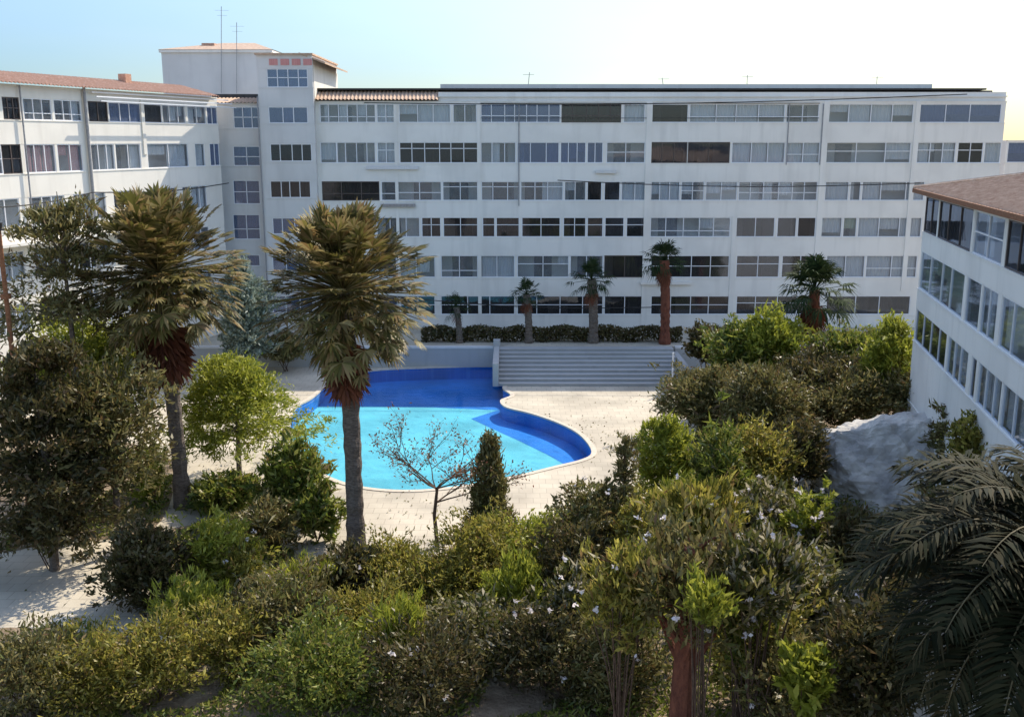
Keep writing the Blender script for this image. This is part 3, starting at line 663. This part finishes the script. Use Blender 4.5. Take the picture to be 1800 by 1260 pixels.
def plant(name, cat, label, px, Y, ytop, ybot, wpx, mat, shape='ball', dens=1.0, leaf=(.22, .09), stems=5, flowers=0, bark='twig', trunk_r=.05, up=.3, depth=1.0, group=None, csz=1.0, base=0.0):
    NPL[0] += 1; rng = np.random.default_rng(100 + NPL[0]); random.seed(NPL[0])
    ym = (ytop + ybot) / 2; c = at(px, ym, Y); tdist = (c - Vector((0, 0, H))).length
    rx = wpx / 2 * (Y / ray(px, ym).y) / FPX
    zt, zb = zat(ytop, Y), zat(ybot, Y); zb = max(zb, base + .05); rz = max(.3, (zt - zb) / 2); cz = (zt + zb) / 2
    T = thing(name, (c.x, Y, base), label, cat, group)
    vol = rx * rx * rz
    ncl = int(max(30, min(1100, 60 * (rx * rx + rx * rz * 1.6) * dens)))
    per = 16
    V, cc = clumps((c.x, Y, cz), (rx, rx * depth, rz), ncl, per, .30 * csz * max(.55, min(1.2, rx / 1.6)), leaf[0], leaf[1], rng, shape, up)
    np_mesh('foliage', V, M[mat], T)
    b = MB()
    b0 = Vector((c.x, Y, base - .02))
    if shape in ('cone', 'column', 'tiers') or trunk_r > .07:
        b.tube([b0, b0.lerp(Vector((c.x, Y, zt)), .5) + Vector((.06, .05, 0)), Vector((c.x, Y, zt - .15))], [trunk_r * 1.3, trunk_r * .9, .015], 14 if trunk_r > .2 else 8, .06)
        if trunk_r > .2:
            for q_ in range(7):
                f0 = b0.lerp(Vector((c.x, Y, zt)), .38 + .03 * q_); an = q_ * 2.4; b.tube([f0, f0 + Vector((math.cos(an) * .35, math.sin(an) * .35, .5)), f0 + Vector((math.cos(an) * .9, math.sin(an) * .9, 1.4))], [trunk_r * .45, trunk_r * .28, .03], 9, .06)
    for i in range(stems):
        q = cc[rng.integers(len(cc))]; q = Vector(q); st_ = b0 + Vector((random.uniform(-.15, .15), random.uniform(-.15, .15), 0))
        if shape in ('cone', 'column', 'tiers') or trunk_r > .07: st_ = Vector((c.x, Y, max(base, zb + (q.z - zb) * .75 - .2)))
        md = st_.lerp(q, .5) + Vector((0, 0, abs(q.z - st_.z) * .12))
        b.tube([st_, md, q], [max(.02, trunk_r * .5), .02, .008], 5)
    if b.v: b.build('trunk' if trunk_r > .07 else 'stems', M[bark], T)
    if flowers:
        idx = rng.integers(len(cc), size=flowers); ctr = cc[idx] + rng.normal(size=(flowers, 3)) * .12 + unit(cc[idx] - np.array([c.x, Y, cz])) * .2 + [0, -.1, .15]
        C = np.repeat(ctr, 6, 0) + rng.normal(size=(flowers * 6, 3)) * .04; D = unit(rng.normal(size=C.shape) + [0, -.4, .4])
        np_mesh('blossom', leafmesh(C, D, .13, .10, rng), M['flower'], T)
    return T

def fan_palm(label, px, Y, ybase_z, hub_py, R, trunk_r, nf=75, mat='leafPalm', dead=14, group=None, trunk='bark', bl=1.0, egg=1.15, seg=18, skirt=1.3, bushy=False, lean=.2, wf=1.0):
    NPL[0] += 1; rng = np.random.default_rng(300 + NPL[0]); random.seed(NPL[0])
    hub = at(px, hub_py, Y); base = Vector((hub.x + lean, Y, ybase_z))
    T = thing('palm_tree', base, label, 'palm tree', group)
    b = MB(); n = 26; hgt = hub.z - ybase_z
    pts = [base.lerp(hub, k / n) + Vector((math.sin(k / n * 3) * .06, 0, 0)) for k in range(n + 1)]
    rad = [trunk_r * (1.25 - .3 * min(1, k / 4)) * (1 + (.07 if k % 2 else -.03)) for k in range(n + 1)]
    b.tube(pts, rad, 14, .07); b.build('trunk', M[trunk], T, smooth=False)
    def frond(D, length, blade, droop, V, side=(0, 0, 0)):
        D = unit(np.array(D)); up = np.array([0, 0, 1.]); s = np.cross(D, up); s = unit(s) if np.linalg.norm(s) > .05 else np.array([1., 0, 0])
        nrm = np.cross(s, D)
        h = np.array(hub) + np.array(side); e = h + D * length; e[2] -= droop * length * .25
        # petiole
        w_ = .022; V += [h - s * w_, h + s * w_, e + s * w_ * .6, e - s * w_ * .6]
        V += [h - nrm * w_, h + nrm * w_, e + nrm * w_ * .6, e - nrm * w_ * .6]
        sp = math.radians(rng.uniform(75, 105)); cup = rng.uniform(.1, .35)
        for i in range(seg):
            a = -sp + 2 * sp * i / (seg - 1) + rng.normal() * .04
            d = D * math.cos(a) + s * math.sin(a) + nrm * cup * (1 - math.cos(a)) * .6; d = unit(d)
            ln = blade * (1 - .25 * abs(a) / sp) * rng.uniform(.85, 1.1)
            perp = unit(np.cross(d, nrm)); wd = blade * .045 * wf
            mid = e + d * ln * .55; tip = e + d * ln; tip[2] -= ((.05 if bushy else .22) + droop * .35) * ln * rng.uniform(.6, 1.4)
            f = nrm * wd * .35
            V += [e, mid + perp * wd, tip, mid - perp * wd + f]
    V = []
    for i in range(nf):
        k = (i + .5) / nf; el = math.radians(89 - (138 if bushy else 120) * k + rng.normal() * 7); az = i * 2.39996 + rng.normal() * .2
        sc = 1 - .18 * abs(math.sin(el))
        D = (math.cos(el) * math.cos(az), math.cos(el) * math.sin(az), math.sin(el) * egg)
        if bushy: frond(unit(np.array(D) + rng.normal(size=3) * .25), R * (.12 + .76 * rng.random() ** .6), R * .205 * rng.uniform(.7, 1.35), .05 + .45 * k, V)
        else: frond(D, R * rng.uniform(.30, .66) * sc, R * .40 * bl * rng.uniform(.8, 1.15), .1 + .6 * k, V)
    o = np_mesh('crown', np.array(V), M[mat], T)
    if dead:
        V = []
        for i in range(dead):
            az = i * 2.39996; el = math.radians(rng.uniform(-88, -66)); hub2 = (math.cos(az) * trunk_r * .6, math.sin(az) * trunk_r * .6, -R * (rng.uniform(.5, .85) if bushy else rng.uniform(.2, .5)))
            frond((math.cos(el) * math.cos(az), math.cos(el) * math.sin(az), math.sin(el)), R * .10 * skirt, R * .26 * skirt, .2, V, hub2)
        np_mesh('dead_fronds', np.array(V), M['dead'], T)
    return T

def feather_palm(name, label, P, z, R, nf, mat, trunk_r, nleaf=46, lw=.035, group=None):
    NPL[0] += 1; rng = np.random.default_rng(500 + NPL[0]); random.seed(NPL[0])
    hub = Vector((P.x, P.y, z)); base = Vector((P.x, P.y, 0)); T = thing(name, base, label, 'palm tree', group)
    b = MB(); n = 22; b.tube([base.lerp(hub, k / n) for k in range(n + 1)], [trunk_r * (1.1 if k % 2 else .95) for k in range(n + 1)], 12, .08); b.build('trunk', M['bark'], T)
    V = []; mids = MB()
    for i in range(nf):
        k = (i + .5) / nf; el0 = math.radians(82 - 105 * k + rng.normal() * 5); az = i * 2.39996 + rng.normal() * .15; ln = R * rng.uniform(.9, 1.15)
        pos = np.array(hub); pts = [pos.copy()]; dirs = []; m = 14; e = el0
        for q in range(m):
            d = np.array([math.cos(e) * math.cos(az), math.cos(e) * math.sin(az), math.sin(e)]); dirs.append(d)
            pos = pos + d * ln / m; pts.append(pos.copy()); e -= (1.35 - .3 * k) / m * (1 + q / m)
        mids.tube([Vector(p) for p in pts], [.035 * (1 - .8 * q / m) for q in range(m + 1)], 5)
        s = np.array([-math.sin(az), math.cos(az), 0])
        for q in range(nleaf):
            t = .12 + .88 * q / nleaf; f = t * m; j = min(m - 1, int(f)); p = pts[j] + (pts[j + 1] - pts[j]) * (f - j); d = dirs[j]; up = np.cross(s, d); up = up if up[2] > 0 else -up
            L_ = R * .24 * math.sin(math.pi * (.12 + .84 * t)) ** .6
            for sg in (-1, 1):
                dd = unit(d * .55 + s * sg * .8 + up * rng.uniform(-.1, .45)); tip = p + dd * L_; tip[2] -= L_ * .22; md = p + dd * L_ * .45
                V += [p, md + d * lw, tip, md - d * lw]
    c_ = np_mesh('crown', np.array(V), M[mat], T)
    mids.build('frond_stalk', M['brownstalk'], T)
    return T
M['brownstalk'] = noise_mat('frond_stalk', (.07, .06, .025), (.16, .13, .07), 4, .7, 0)

# two tall fan palms by the pool
fan_palm('tall fan palm in front of the pool with a red brown skirt of dead fronds', 604, 35.6, 0, 512, 3.35, .33, 480, dead=44, skirt=1.2, lean=.12, seg=12, egg=1.05, bushy=True, wf=1.7)
fan_palm('tall fan palm left of the pool in front of the left wing', 278, 40.4, 0, 478, 3.6, .32, 480, dead=44, skirt=1.6, lean=.3, seg=12, egg=1.0, bushy=True, wf=1.7)
# row of smaller palms in front of the long block
g = 'palms on the terrace in front of the long block'
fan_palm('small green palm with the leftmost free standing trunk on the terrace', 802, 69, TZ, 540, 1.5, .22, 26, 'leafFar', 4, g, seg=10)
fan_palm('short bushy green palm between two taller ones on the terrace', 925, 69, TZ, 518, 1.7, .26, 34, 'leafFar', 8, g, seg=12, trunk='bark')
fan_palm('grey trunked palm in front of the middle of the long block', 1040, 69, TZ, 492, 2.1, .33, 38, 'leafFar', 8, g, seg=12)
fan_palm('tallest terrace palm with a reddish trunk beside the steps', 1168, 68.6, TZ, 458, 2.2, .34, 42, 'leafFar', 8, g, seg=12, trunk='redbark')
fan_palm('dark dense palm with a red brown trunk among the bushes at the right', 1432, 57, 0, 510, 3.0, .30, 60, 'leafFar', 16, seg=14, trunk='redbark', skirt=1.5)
# near palms
plant('tree', 'tree', 'near tree with thick red brown trunk and loose upright leafy crown in the foreground', 1208, 22.5, 930, 1090, 250, 'brownleaf', 'ball', .55, (.27, .09), 40, up=.9, bark='redbark', trunk_r=.30, flowers=20)
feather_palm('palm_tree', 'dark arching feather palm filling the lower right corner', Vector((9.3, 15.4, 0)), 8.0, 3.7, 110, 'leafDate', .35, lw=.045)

# left side masses
plant('tree', 'tree', 'sparse dark tree with layered branches in front of the left wing', 110, 39, 330, 560, 270, 'brownleaf', 'tiers', .35, (.26, .08), 26, bark='bark', trunk_r=.13)
plant('tree', 'tree', 'dark feathery tree with layered boughs at the left edge below the sparse one', 70, 34, 590, 910, 300, 'darkleaf', 'tiers', .9, (.26, .10), 12, bark='bark', trunk_r=.14)
plant('tree', 'tree', 'shadowy brown green tree beside the left palm trunk', 190, 35.5, 620, 860, 200, 'brownleaf', 'ball', .7, (.24, .09), 10, bark='bark', trunk_r=.12)
plant('tree', 'tree', 'yellow green tree glowing behind the dark trees at the left', 150, 42, 560, 720, 260, 'lime', 'ball', .8, (.24, .10), 8, bark='bark', trunk_r=.1)
plant('tree', 'tree', 'yellow green layered conifer between the left palm and the pool', 412, 44, 628, 765, 300, 'lime', 'tiers', 1.0, (.24, .07), 34, bark='bark', trunk_r=.1, up=.0)
plant('tree', 'tree', 'pale silvery tree at the foot of the link block', 428, 64, 465, 620, 92, 'greyleaf', 'column', 1.6, (.28, .12), 8, bark='bark', trunk_r=.1)
plant('shrub', 'shrub', 'dark clipped shrub by the low wall behind the tall fan palm', 500, 66, 590, 632, 80, 'brownleaf', 'ball', 1.4, (.25, .1))
# hedge on terrace
ht = thing('hedge', (0, 68.5, TZ), 'long dark clipped hedge along the top of the retaining wall', 'hedge')
rng = np.random.default_rng(5); n = 9000; hx0, hx1 = at(740, 590, 69).x, at(1200, 590, 69).x
C = np.stack([hx0 + (hx1 - hx0) * rng.random(n), 69 + rng.random(n) * 1.0, TZ + .0 + 1.05 * rng.random(n) ** .8], 1); C[:, 2] += .12 * np.sin(C[:, 0] * 2.1)
np_mesh('foliage', leafmesh(C, unit(rng.normal(size=(n, 3)) + [0, -.3, .4]), .22, .12, rng), M['darkleaf'], ht)
b = MB()
for k in range(30): x = hx0 + (hx1 - hx0) * (k + .5) / 30; b.tube([(x, 69.5, TZ), (x + .1, 69.5, TZ + .7)], .03, 5)
b.build('stems', M['twig'], ht)

# pool side small tree with bare branches
def bare_tree(label, px, Y, ytop):
    random.seed(77); P = Vector((at(px, 900, Y).x, Y, 0)); zt = zat(ytop, Y); T = thing('tree', P, label, 'tree'); b = MB(); tips = []
    b.tube([P, P + Vector((-.1, 0, zt * .3)), P + Vector((.02, .1, zt * .55))], [.085, .07, .055], 8)
    def br(p, d, l, r, k):
        pts = [p]; q = p.copy()
        for i in range(4):
            d = (d + Vector((random.uniform(-.25, .25), random.uniform(-.25, .25), random.uniform(-.1, .12)))).normalized(); q = q + d * l / 4; pts.append(q.copy())
        b.tube(pts, [r, r * .85, r * .7, r * .55, r * .4], 5)
        tips.append(q.copy()); tips.append(pts[2])
        if k > 0:
            for _ in range(4):
                j = random.choice((1, 2, 3, 4)); nd = (d + Vector((random.uniform(-.9, .9), random.uniform(-.9, .9), random.uniform(-.1, .5)))).normalized(); br(pts[j], nd, l * .6, r * .5, k - 1)
    for i in range(9):
        a = i * 2.4; h = zt * (.42 + .13 * (i % 3)); br(P + Vector((0, .05, min(h, zt * .55))), Vector((math.cos(a), math.sin(a) * .8, random.uniform(.15, .8))).normalized(), 2.1, .035, 2)
    b.build('trunk', M['twig'], T)
    rg = np.random.default_rng(8); tp = np.array([tuple(t) for t in tips]); C = np.repeat(tp, 4, 0) + rg.normal(size=(len(tp) * 4, 3)) * .12
    np_mesh('foliage', leafmesh(C, unit(rg.normal(size=C.shape)), .13, .06, rg), M['redleaf'], T)
bare_tree('slim young tree with bare reddish branches in front of the pool', 768, 36.2, 775)
plant('tree', 'tree', 'small dark conical conifer in front of the pool edge', 862, 35, 792, 965, 118, 'brownleaf', 'cone', 2.6, (.22, .07), 16, bark='bark', trunk_r=.09)
G = 'shrubs in the courtyard garden'
def sh(label, *a, **k): return plant('shrub', 'shrub', label, *a, group=G, **k)
# between left palm and pool
sh('bright green broad leaved plant left of the middle palm trunk', 515, 38.5, 785, 935, 120, 'green', dens=1.2, leaf=(.34, .13), stems=7)
sh('low green clump on the pale deck right of the left palm trunk', 395, 40, 838, 915, 110, 'green', dens=1.2, leaf=(.30, .12))
sh('lime green leafy clump at the foot of the left palm', 262, 40.5, 790, 905, 60, 'lime', leaf=(.30, .10))
sh('upright green plant hugging the left side of the middle palm trunk', 560, 36.5, 850, 985, 80, 'green', leaf=(.34, .12))
sh('brown stemmed plant left of the middle palm above the pale paving', 468, 35.5, 880, 1010, 110, 'brownleaf', leaf=(.26, .08), dens=.9)
sh('yellow green bush with feathery top below the pale deck on the left', 385, 32.5, 920, 1060, 150, 'lime', dens=1.1, leaf=(.26, .07), csz=.9)
sh('dark green bush right of the sunlit paving patch', 255, 31, 925, 1095, 150, 'darkleaf', dens=1.2)
sh('grey stemmed bush with a pale flower head beside the feathery bush', 430, 31.5, 960, 1110, 100, 'olive', flowers=14)
sh('low dark bush above the sunlit paving patch', 80, 34, 900, 945, 130, 'darkleaf', dens=1.3)
# bottom left
sh('brown green bush in the bottom left corner', 50, 24.5, 1100, 1290, 190, 'brownleaf', dens=1.4, leaf=(.16, .06))
sh('dark olive bush second from the bottom left corner', 165, 25, 1110, 1290, 180, 'olive', dens=1.3, leaf=(.16, .06))
sh('rounded green bush third from the bottom left corner', 275, 25.3, 1085, 1290, 170, 'olive', dens=1.3, leaf=(.16, .06))
sh('olive bush left of the pale post at the bottom', 400, 26.5, 1050, 1200, 140, 'olive', dens=1.1, leaf=(.16, .06))
sh('shaggy olive bush directly below the middle palm trunk', 500, 28, 1010, 1160, 170, 'brownleaf', dens=1.2, leaf=(.2, .07))
sh('dark bush at the foot of the middle palm trunk', 615, 31.5, 960, 1080, 120, 'darkleaf', dens=1.3, flowers=8)
sh('wide green bush bottom centre left', 560, 25.3, 1095, 1290, 220, 'green', dens=1.3, leaf=(.16, .06))
sh('deep green bush at the bottom centre', 745, 25, 1110, 1290, 210, 'darkleaf', dens=1.3, leaf=(.16, .06), flowers=10)
# middle
sh('fresh olive hedge bush right of the middle palm trunk', 690, 32, 950, 1120, 150, 'olive', dens=1.5, leaf=(.16, .06))
sh('olive bush below the slim bare tree', 780, 31, 970, 1140, 150, 'olive', dens=1.5, leaf=(.16, .06))
sh('tall olive bush below the conical conifer', 850, 32, 905, 1120, 150, 'olive', dens=1.5, leaf=(.17, .06))
sh('golden green bush right of the conical conifer', 935, 33, 905, 1075, 150, 'lime', dens=1.0, leaf=(.17, .07))
sh('rounded olive bush left of centre in the foreground', 660, 28.5, 1040, 1190, 190, 'olive', dens=1.4, leaf=(.16, .06))
sh('glossy bush with one pale leaf cluster near the bottom centre', 850, 27.5, 1060, 1220, 200, 'broad', dens=1.2, leaf=(.2, .09))
sh('dark bush low between the centre bushes and the near red trunk', 960, 26, 1070, 1290, 180, 'darkleaf', dens=1.3, leaf=(.17, .07), flowers=10)
sh('blue green bush between golden bush and near red trunked tree', 1000, 30.5, 920, 1100, 140, 'darkleaf', dens=1.3, leaf=(.18, .07))
sh('bronze leaved shrub at the corner of the pool deck', 1045, 33, 845, 985, 130, 'brownleaf', dens=1.2, leaf=(.22, .08), flowers=12)
sh('slender leaning bronze shoot over the pool deck', 1098, 33.5, 765, 900, 46, 'brownleaf', 'column', dens=1.6, leaf=(.18, .06))
sh('tall yellow green columnar shrub at the right of the pool deck', 1168, 36, 735, 910, 96, 'lime', 'column', dens=2.2, leaf=(.24, .07))
sh('low olive shrub in front of the columnar shrub', 1130, 31.5, 880, 1010, 150, 'olive', dens=1.3, flowers=14)
sh('spiky green plant with pale stems right of the columnar shrub', 1262, 34.5, 760, 915, 110, 'green', dens=1.2, leaf=(.38, .08), stems=9, bark='bark')
sh('flowering bush with pink white blossoms below the dark palm', 1345, 31.5, 855, 990, 160, 'broad', dens=1.2, flowers=40, leaf=(.24, .10))
sh('bright leaved bush at the right of the flowering bush', 1420, 30, 870, 980, 90, 'lime', dens=1.0, flowers=16)
sh('silvery leaved bush under the flowering bush', 1400, 26, 970, 1080, 180, 'broad', dens=1.1, leaf=(.26, .10), flowers=24)
sh('olive bush right of the near red trunk', 1330, 24, 1050, 1220, 170, 'olive', dens=1.2, leaf=(.2, .08))
sh('brown stemmed thicket right of the near red trunk at the bottom', 1400, 22, 1120, 1290, 200, 'brownleaf', dens=1.2, leaf=(.2, .07), flowers=10)
sh('upright lime green shoots left of the near red trunk', 1120, 25, 960, 1120, 110, 'lime', dens=1.2, leaf=(.30, .07), up=1.3, stems=10)
sh('upright olive shoots above the crown of the near red trunked tree', 1230, 29, 850, 960, 150, 'olive', dens=1.2, leaf=(.32, .08), up=1.3, stems=10, flowers=12)
sh('loose olive shoots spreading left of the near red trunked crown', 1095, 22.5, 945, 1110, 150, 'olive', dens=.9, leaf=(.26, .07), up=1.2, stems=12, flowers=8)
sh('loose green shoots spreading right of the near red trunked crown', 1335, 22, 925, 1080, 160, 'broad', dens=.9, leaf=(.26, .09), up=1.0, stems=12, flowers=14)
sh('lime sprig poking up in front of the near red trunked crown', 1245, 20.5, 1000, 1110, 80, 'lime', dens=.9, leaf=(.24, .07), up=1.2, stems=8)
sh('tall thin green shoots at the right of the near red trunk', 1310, 23, 990, 1150, 110, 'green', dens=1.1, leaf=(.30, .08), up=1.2, stems=10)
sh('yellow leaved plant low beside the shaded corner', 1420, 20.5, 1140, 1240, 100, 'lime', dens=1.2, leaf=(.30, .14), up=.6)
sh('pale leaved sprig over the bottom centre bushes', 1010, 27, 1000, 1100, 90, 'broad', dens=1.0, leaf=(.24, .10), up=.9, flowers=6)
sh('feathery lime sprays behind the bottom left bushes', 330, 28, 1010, 1110, 110, 'lime', dens=1.0, leaf=(.24, .05), up=1.3, stems=9)
sh('dark thicket left of the near red trunk', 1075, 25, 1090, 1290, 170, 'brownleaf', dens=1.3, leaf=(.18, .07))
# right side
sh('yellowish bush at the right end of the steps', 1300, 55, 575, 665, 110, 'green', dens=1.6, leaf=(.3, .12))
sh('bright green rounded bush left of the dark palm', 1355, 54, 553, 650, 105, 'lime', dens=1.6, leaf=(.3, .12))
sh('dark green bush behind the end of the steps', 1245, 62, 575, 632, 70, 'darkleaf', dens=1.6, leaf=(.3, .12))
sh('brown bush spreading below the end of the steps', 1240, 50, 650, 745, 150, 'brownleaf', dens=1.7, leaf=(.26, .09))
sh('brown olive bush in the middle of the right hand planting', 1340, 47, 655, 770, 160, 'brownleaf', dens=1.7, leaf=(.26, .09))
sh('dark bush at the foot of the dark palm', 1435, 50, 630, 740, 150, 'darkleaf', dens=1.7, leaf=(.26, .09))
sh('green bush right of the dark palm trunk', 1490, 53, 575, 690, 110, 'green', dens=1.6, leaf=(.28, .11))
sh('yellow green bush against the corner of the right wing', 1568, 49, 575, 690, 100, 'lime', 'column', dens=1.6, leaf=(.28, .1))
sh('red brown bush between boulder and right wing', 1612, 47.5, 650, 735, 120, 'brownleaf', dens=1.8, leaf=(.24, .09))
sh('brown bush behind the huge boulder', 1500, 47.5, 660, 735, 130, 'brownleaf', dens=1.8, leaf=(.24, .09))
sh('grey green bush left of the huge boulder', 1400, 41, 745, 850, 110, 'darkleaf', dens=1.7, leaf=(.24, .09))
sh('olive bush between spiky plant and grey green bush', 1330, 39.5, 745, 870, 130, 'olive', dens=1.5, leaf=(.22, .08))
sh('dark bush in front of the huge boulder', 1490, 29.5, 905, 1020, 150, 'darkleaf', dens=1.6, leaf=(.2, .08))
sh('deep shaded bush right of the dark one before the boulder', 1610, 28, 920, 1050, 180, 'darkleaf', dens=1.6, leaf=(.2, .08))
sh('shaded bush under the arching palm at the lower right', 1540, 21, 1040, 1300, 190, 'darkleaf', dens=1.4, leaf=(.2, .08))

sh('tall green bush hiding the foot of the right wing', 1690, 39, 710, 820, 100, 'brownleaf', dens=1.8, leaf=(.24, .09))
sh('yellow green bush at the near end of the right wing', 1715, 34, 735, 850, 110, 'olive', dens=1.6, leaf=(.22, .09))
sh('grey green bush at the low right between boulder and arching palm', 1690, 30, 850, 960, 130, 'brownleaf', dens=1.4, leaf=(.22, .09))
sh('bright lime sprays below the conical conifer', 905, 29.5, 985, 1080, 110, 'lime', dens=1.1, leaf=(.28, .06), up=1.3, stems=9)
sh('lime sprays left of the middle palm foot', 545, 31, 985, 1090, 110, 'lime', dens=1.0, leaf=(.30, .06), up=1.3, stems=9)
sh('upright lime spray among the bushes above the dark bottom centre bush', 700, 26.5, 1050, 1160, 120, 'lime', dens=.9, leaf=(.26, .06), up=1.2, stems=9)
sh('leafy lime plant between columnar shrub and spiky plant', 1205, 33, 840, 950, 100, 'lime', dens=1.1, leaf=(.34, .08), up=1.2, stems=9)
# soil beds under the planting (4 mm above the paving)
NB = [0]; BEDS = []
def bed(pxs, label=None):
    NB[0] += 1; pts = catmull([gnd(*p) for p in pxs], 4)
    BEDS.append(pts); tag(sheet('planting_bed', pts, [], .004 + .004 * NB[0], M['soil']), kind='structure')
bed([(-60, 770), (120, 760), (290, 800), (300, 880), (250, 940), (120, 950), (-60, 955)])
bed([(230, 960), (380, 920), (560, 985), (640, 960), (760, 985), (860, 955), (1000, 900), (1060, 870), (1120, 880), (1180, 850), (1230, 740), (1250, 660), (1500, 650), (1600, 790), (1560, 1240), (1300, 1300), (400, 1300), (330, 1140), (300, 1040)])
bed([(-60, 1120), (120, 1110), (330, 1150), (420, 1320), (100, 1340), (-80, 1320)])

# low ground cover over the soil (nobody could count it)
rng = np.random.default_rng(99); n = 150000
X = rng.uniform(-20, 17, n); Y_ = rng.uniform(20, 60, n)
def inpoly(X, Y, poly):
    c = np.zeros(len(X), bool); j = len(poly) - 1
    for i in range(len(poly)):
        a, q = poly[i], poly[j]; k = ((a.y > Y) != (q.y > Y)) & (X < (q.x - a.x) * (Y - a.y) / (q.y - a.y + 1e-12) + a.x); c ^= k; j = i
    return c
msk = np.zeros(n, bool)
for pl in BEDS: msk |= inpoly(X, Y_, pl)
nz_ = np.sin(X * 1.3 + 1) * np.cos(Y_ * 1.1) + np.sin(X * .6 - Y_ * .8) * .7
msk &= nz_ > -.55
X, Y_, nz_ = X[msk], Y_[msk], nz_[msk]; hh = .08 + .38 * np.clip(nz_ + .5, 0, 1.4)
C = np.stack([X, Y_, .04 + hh * rng.random(len(X)) ** .7], 1)
root = thing('ground_cover', (0, 40, 0), None, None)
V = leafmesh(C, unit(rng.normal(size=C.shape) * .8 + [0, 0, .5]), .22 * (.5 + rng.random(len(C))), .075, rng)
COL.objects.unlink(root); bpy.data.objects.remove(root)
me = bpy.data.meshes.new('ground_cover'); k = len(V) // 4; me.from_pydata(V.tolist(), [], np.arange(len(V)).reshape(-1, 4).tolist()); me.materials.append(M['green'])
o = bpy.data.objects.new('ground_cover', me); COL.objects.link(o); tag(o, 'low green ground cover over the soil of the planting beds', 'ground cover', kind='stuff')

# cables slung along the long block
for nm_, pA, pB, lb in (('overhead_cable', at(640, 181, 73.6), at(1700, 166, 73.6), 'long black cable across the top floor of the long block'),
                        ('overhead_cable', at(980, 317, 73.8), at(1618, 322, 73.8), 'black cable across the third window row of the long block'),
                        ('overhead_cable', at(700, 522, 72.0), at(1150, 540, 72.0), 'sagging cable between the terrace palms')):
    b = MB(); b.tube([pA.lerp(pB, k / 16) - Vector((0, 0, .35 * math.sin(math.pi * k / 16))) for k in range(17)], .035, 5); tag(b.build(nm_, M['black']), lb, 'cable')
# fallen leaves on the paving
rng = np.random.default_rng(41); n = 5000
X = rng.uniform(-24, 16, n); Y_ = rng.uniform(26, 60, n); k = (np.sin(X * .5) * np.cos(Y_ * .35 + 1) + rng.normal(size=n) * .4) > .35
k &= ~inpoly(X, Y_, offset_loop(POOL, .1)); X, Y_ = X[k], Y_[k]
D = unit(np.stack([rng.normal(size=len(X)), rng.normal(size=len(X)), rng.normal(size=len(X)) * .15], 1))
V = leafmesh(np.stack([X, Y_, np.full(len(X), .035)], 1), D, .12, .07, rng)
me = bpy.data.meshes.new('leaf_litter'); me.from_pydata(V.tolist(), [], np.arange(len(V)).reshape(-1, 4).tolist()); me.materials.append(M['brownleaf'])
o = bpy.data.objects.new('leaf_litter', me); COL.objects.link(o); tag(o, 'dry fallen leaves scattered over the cream paving', 'fallen leaves', kind='stuff')
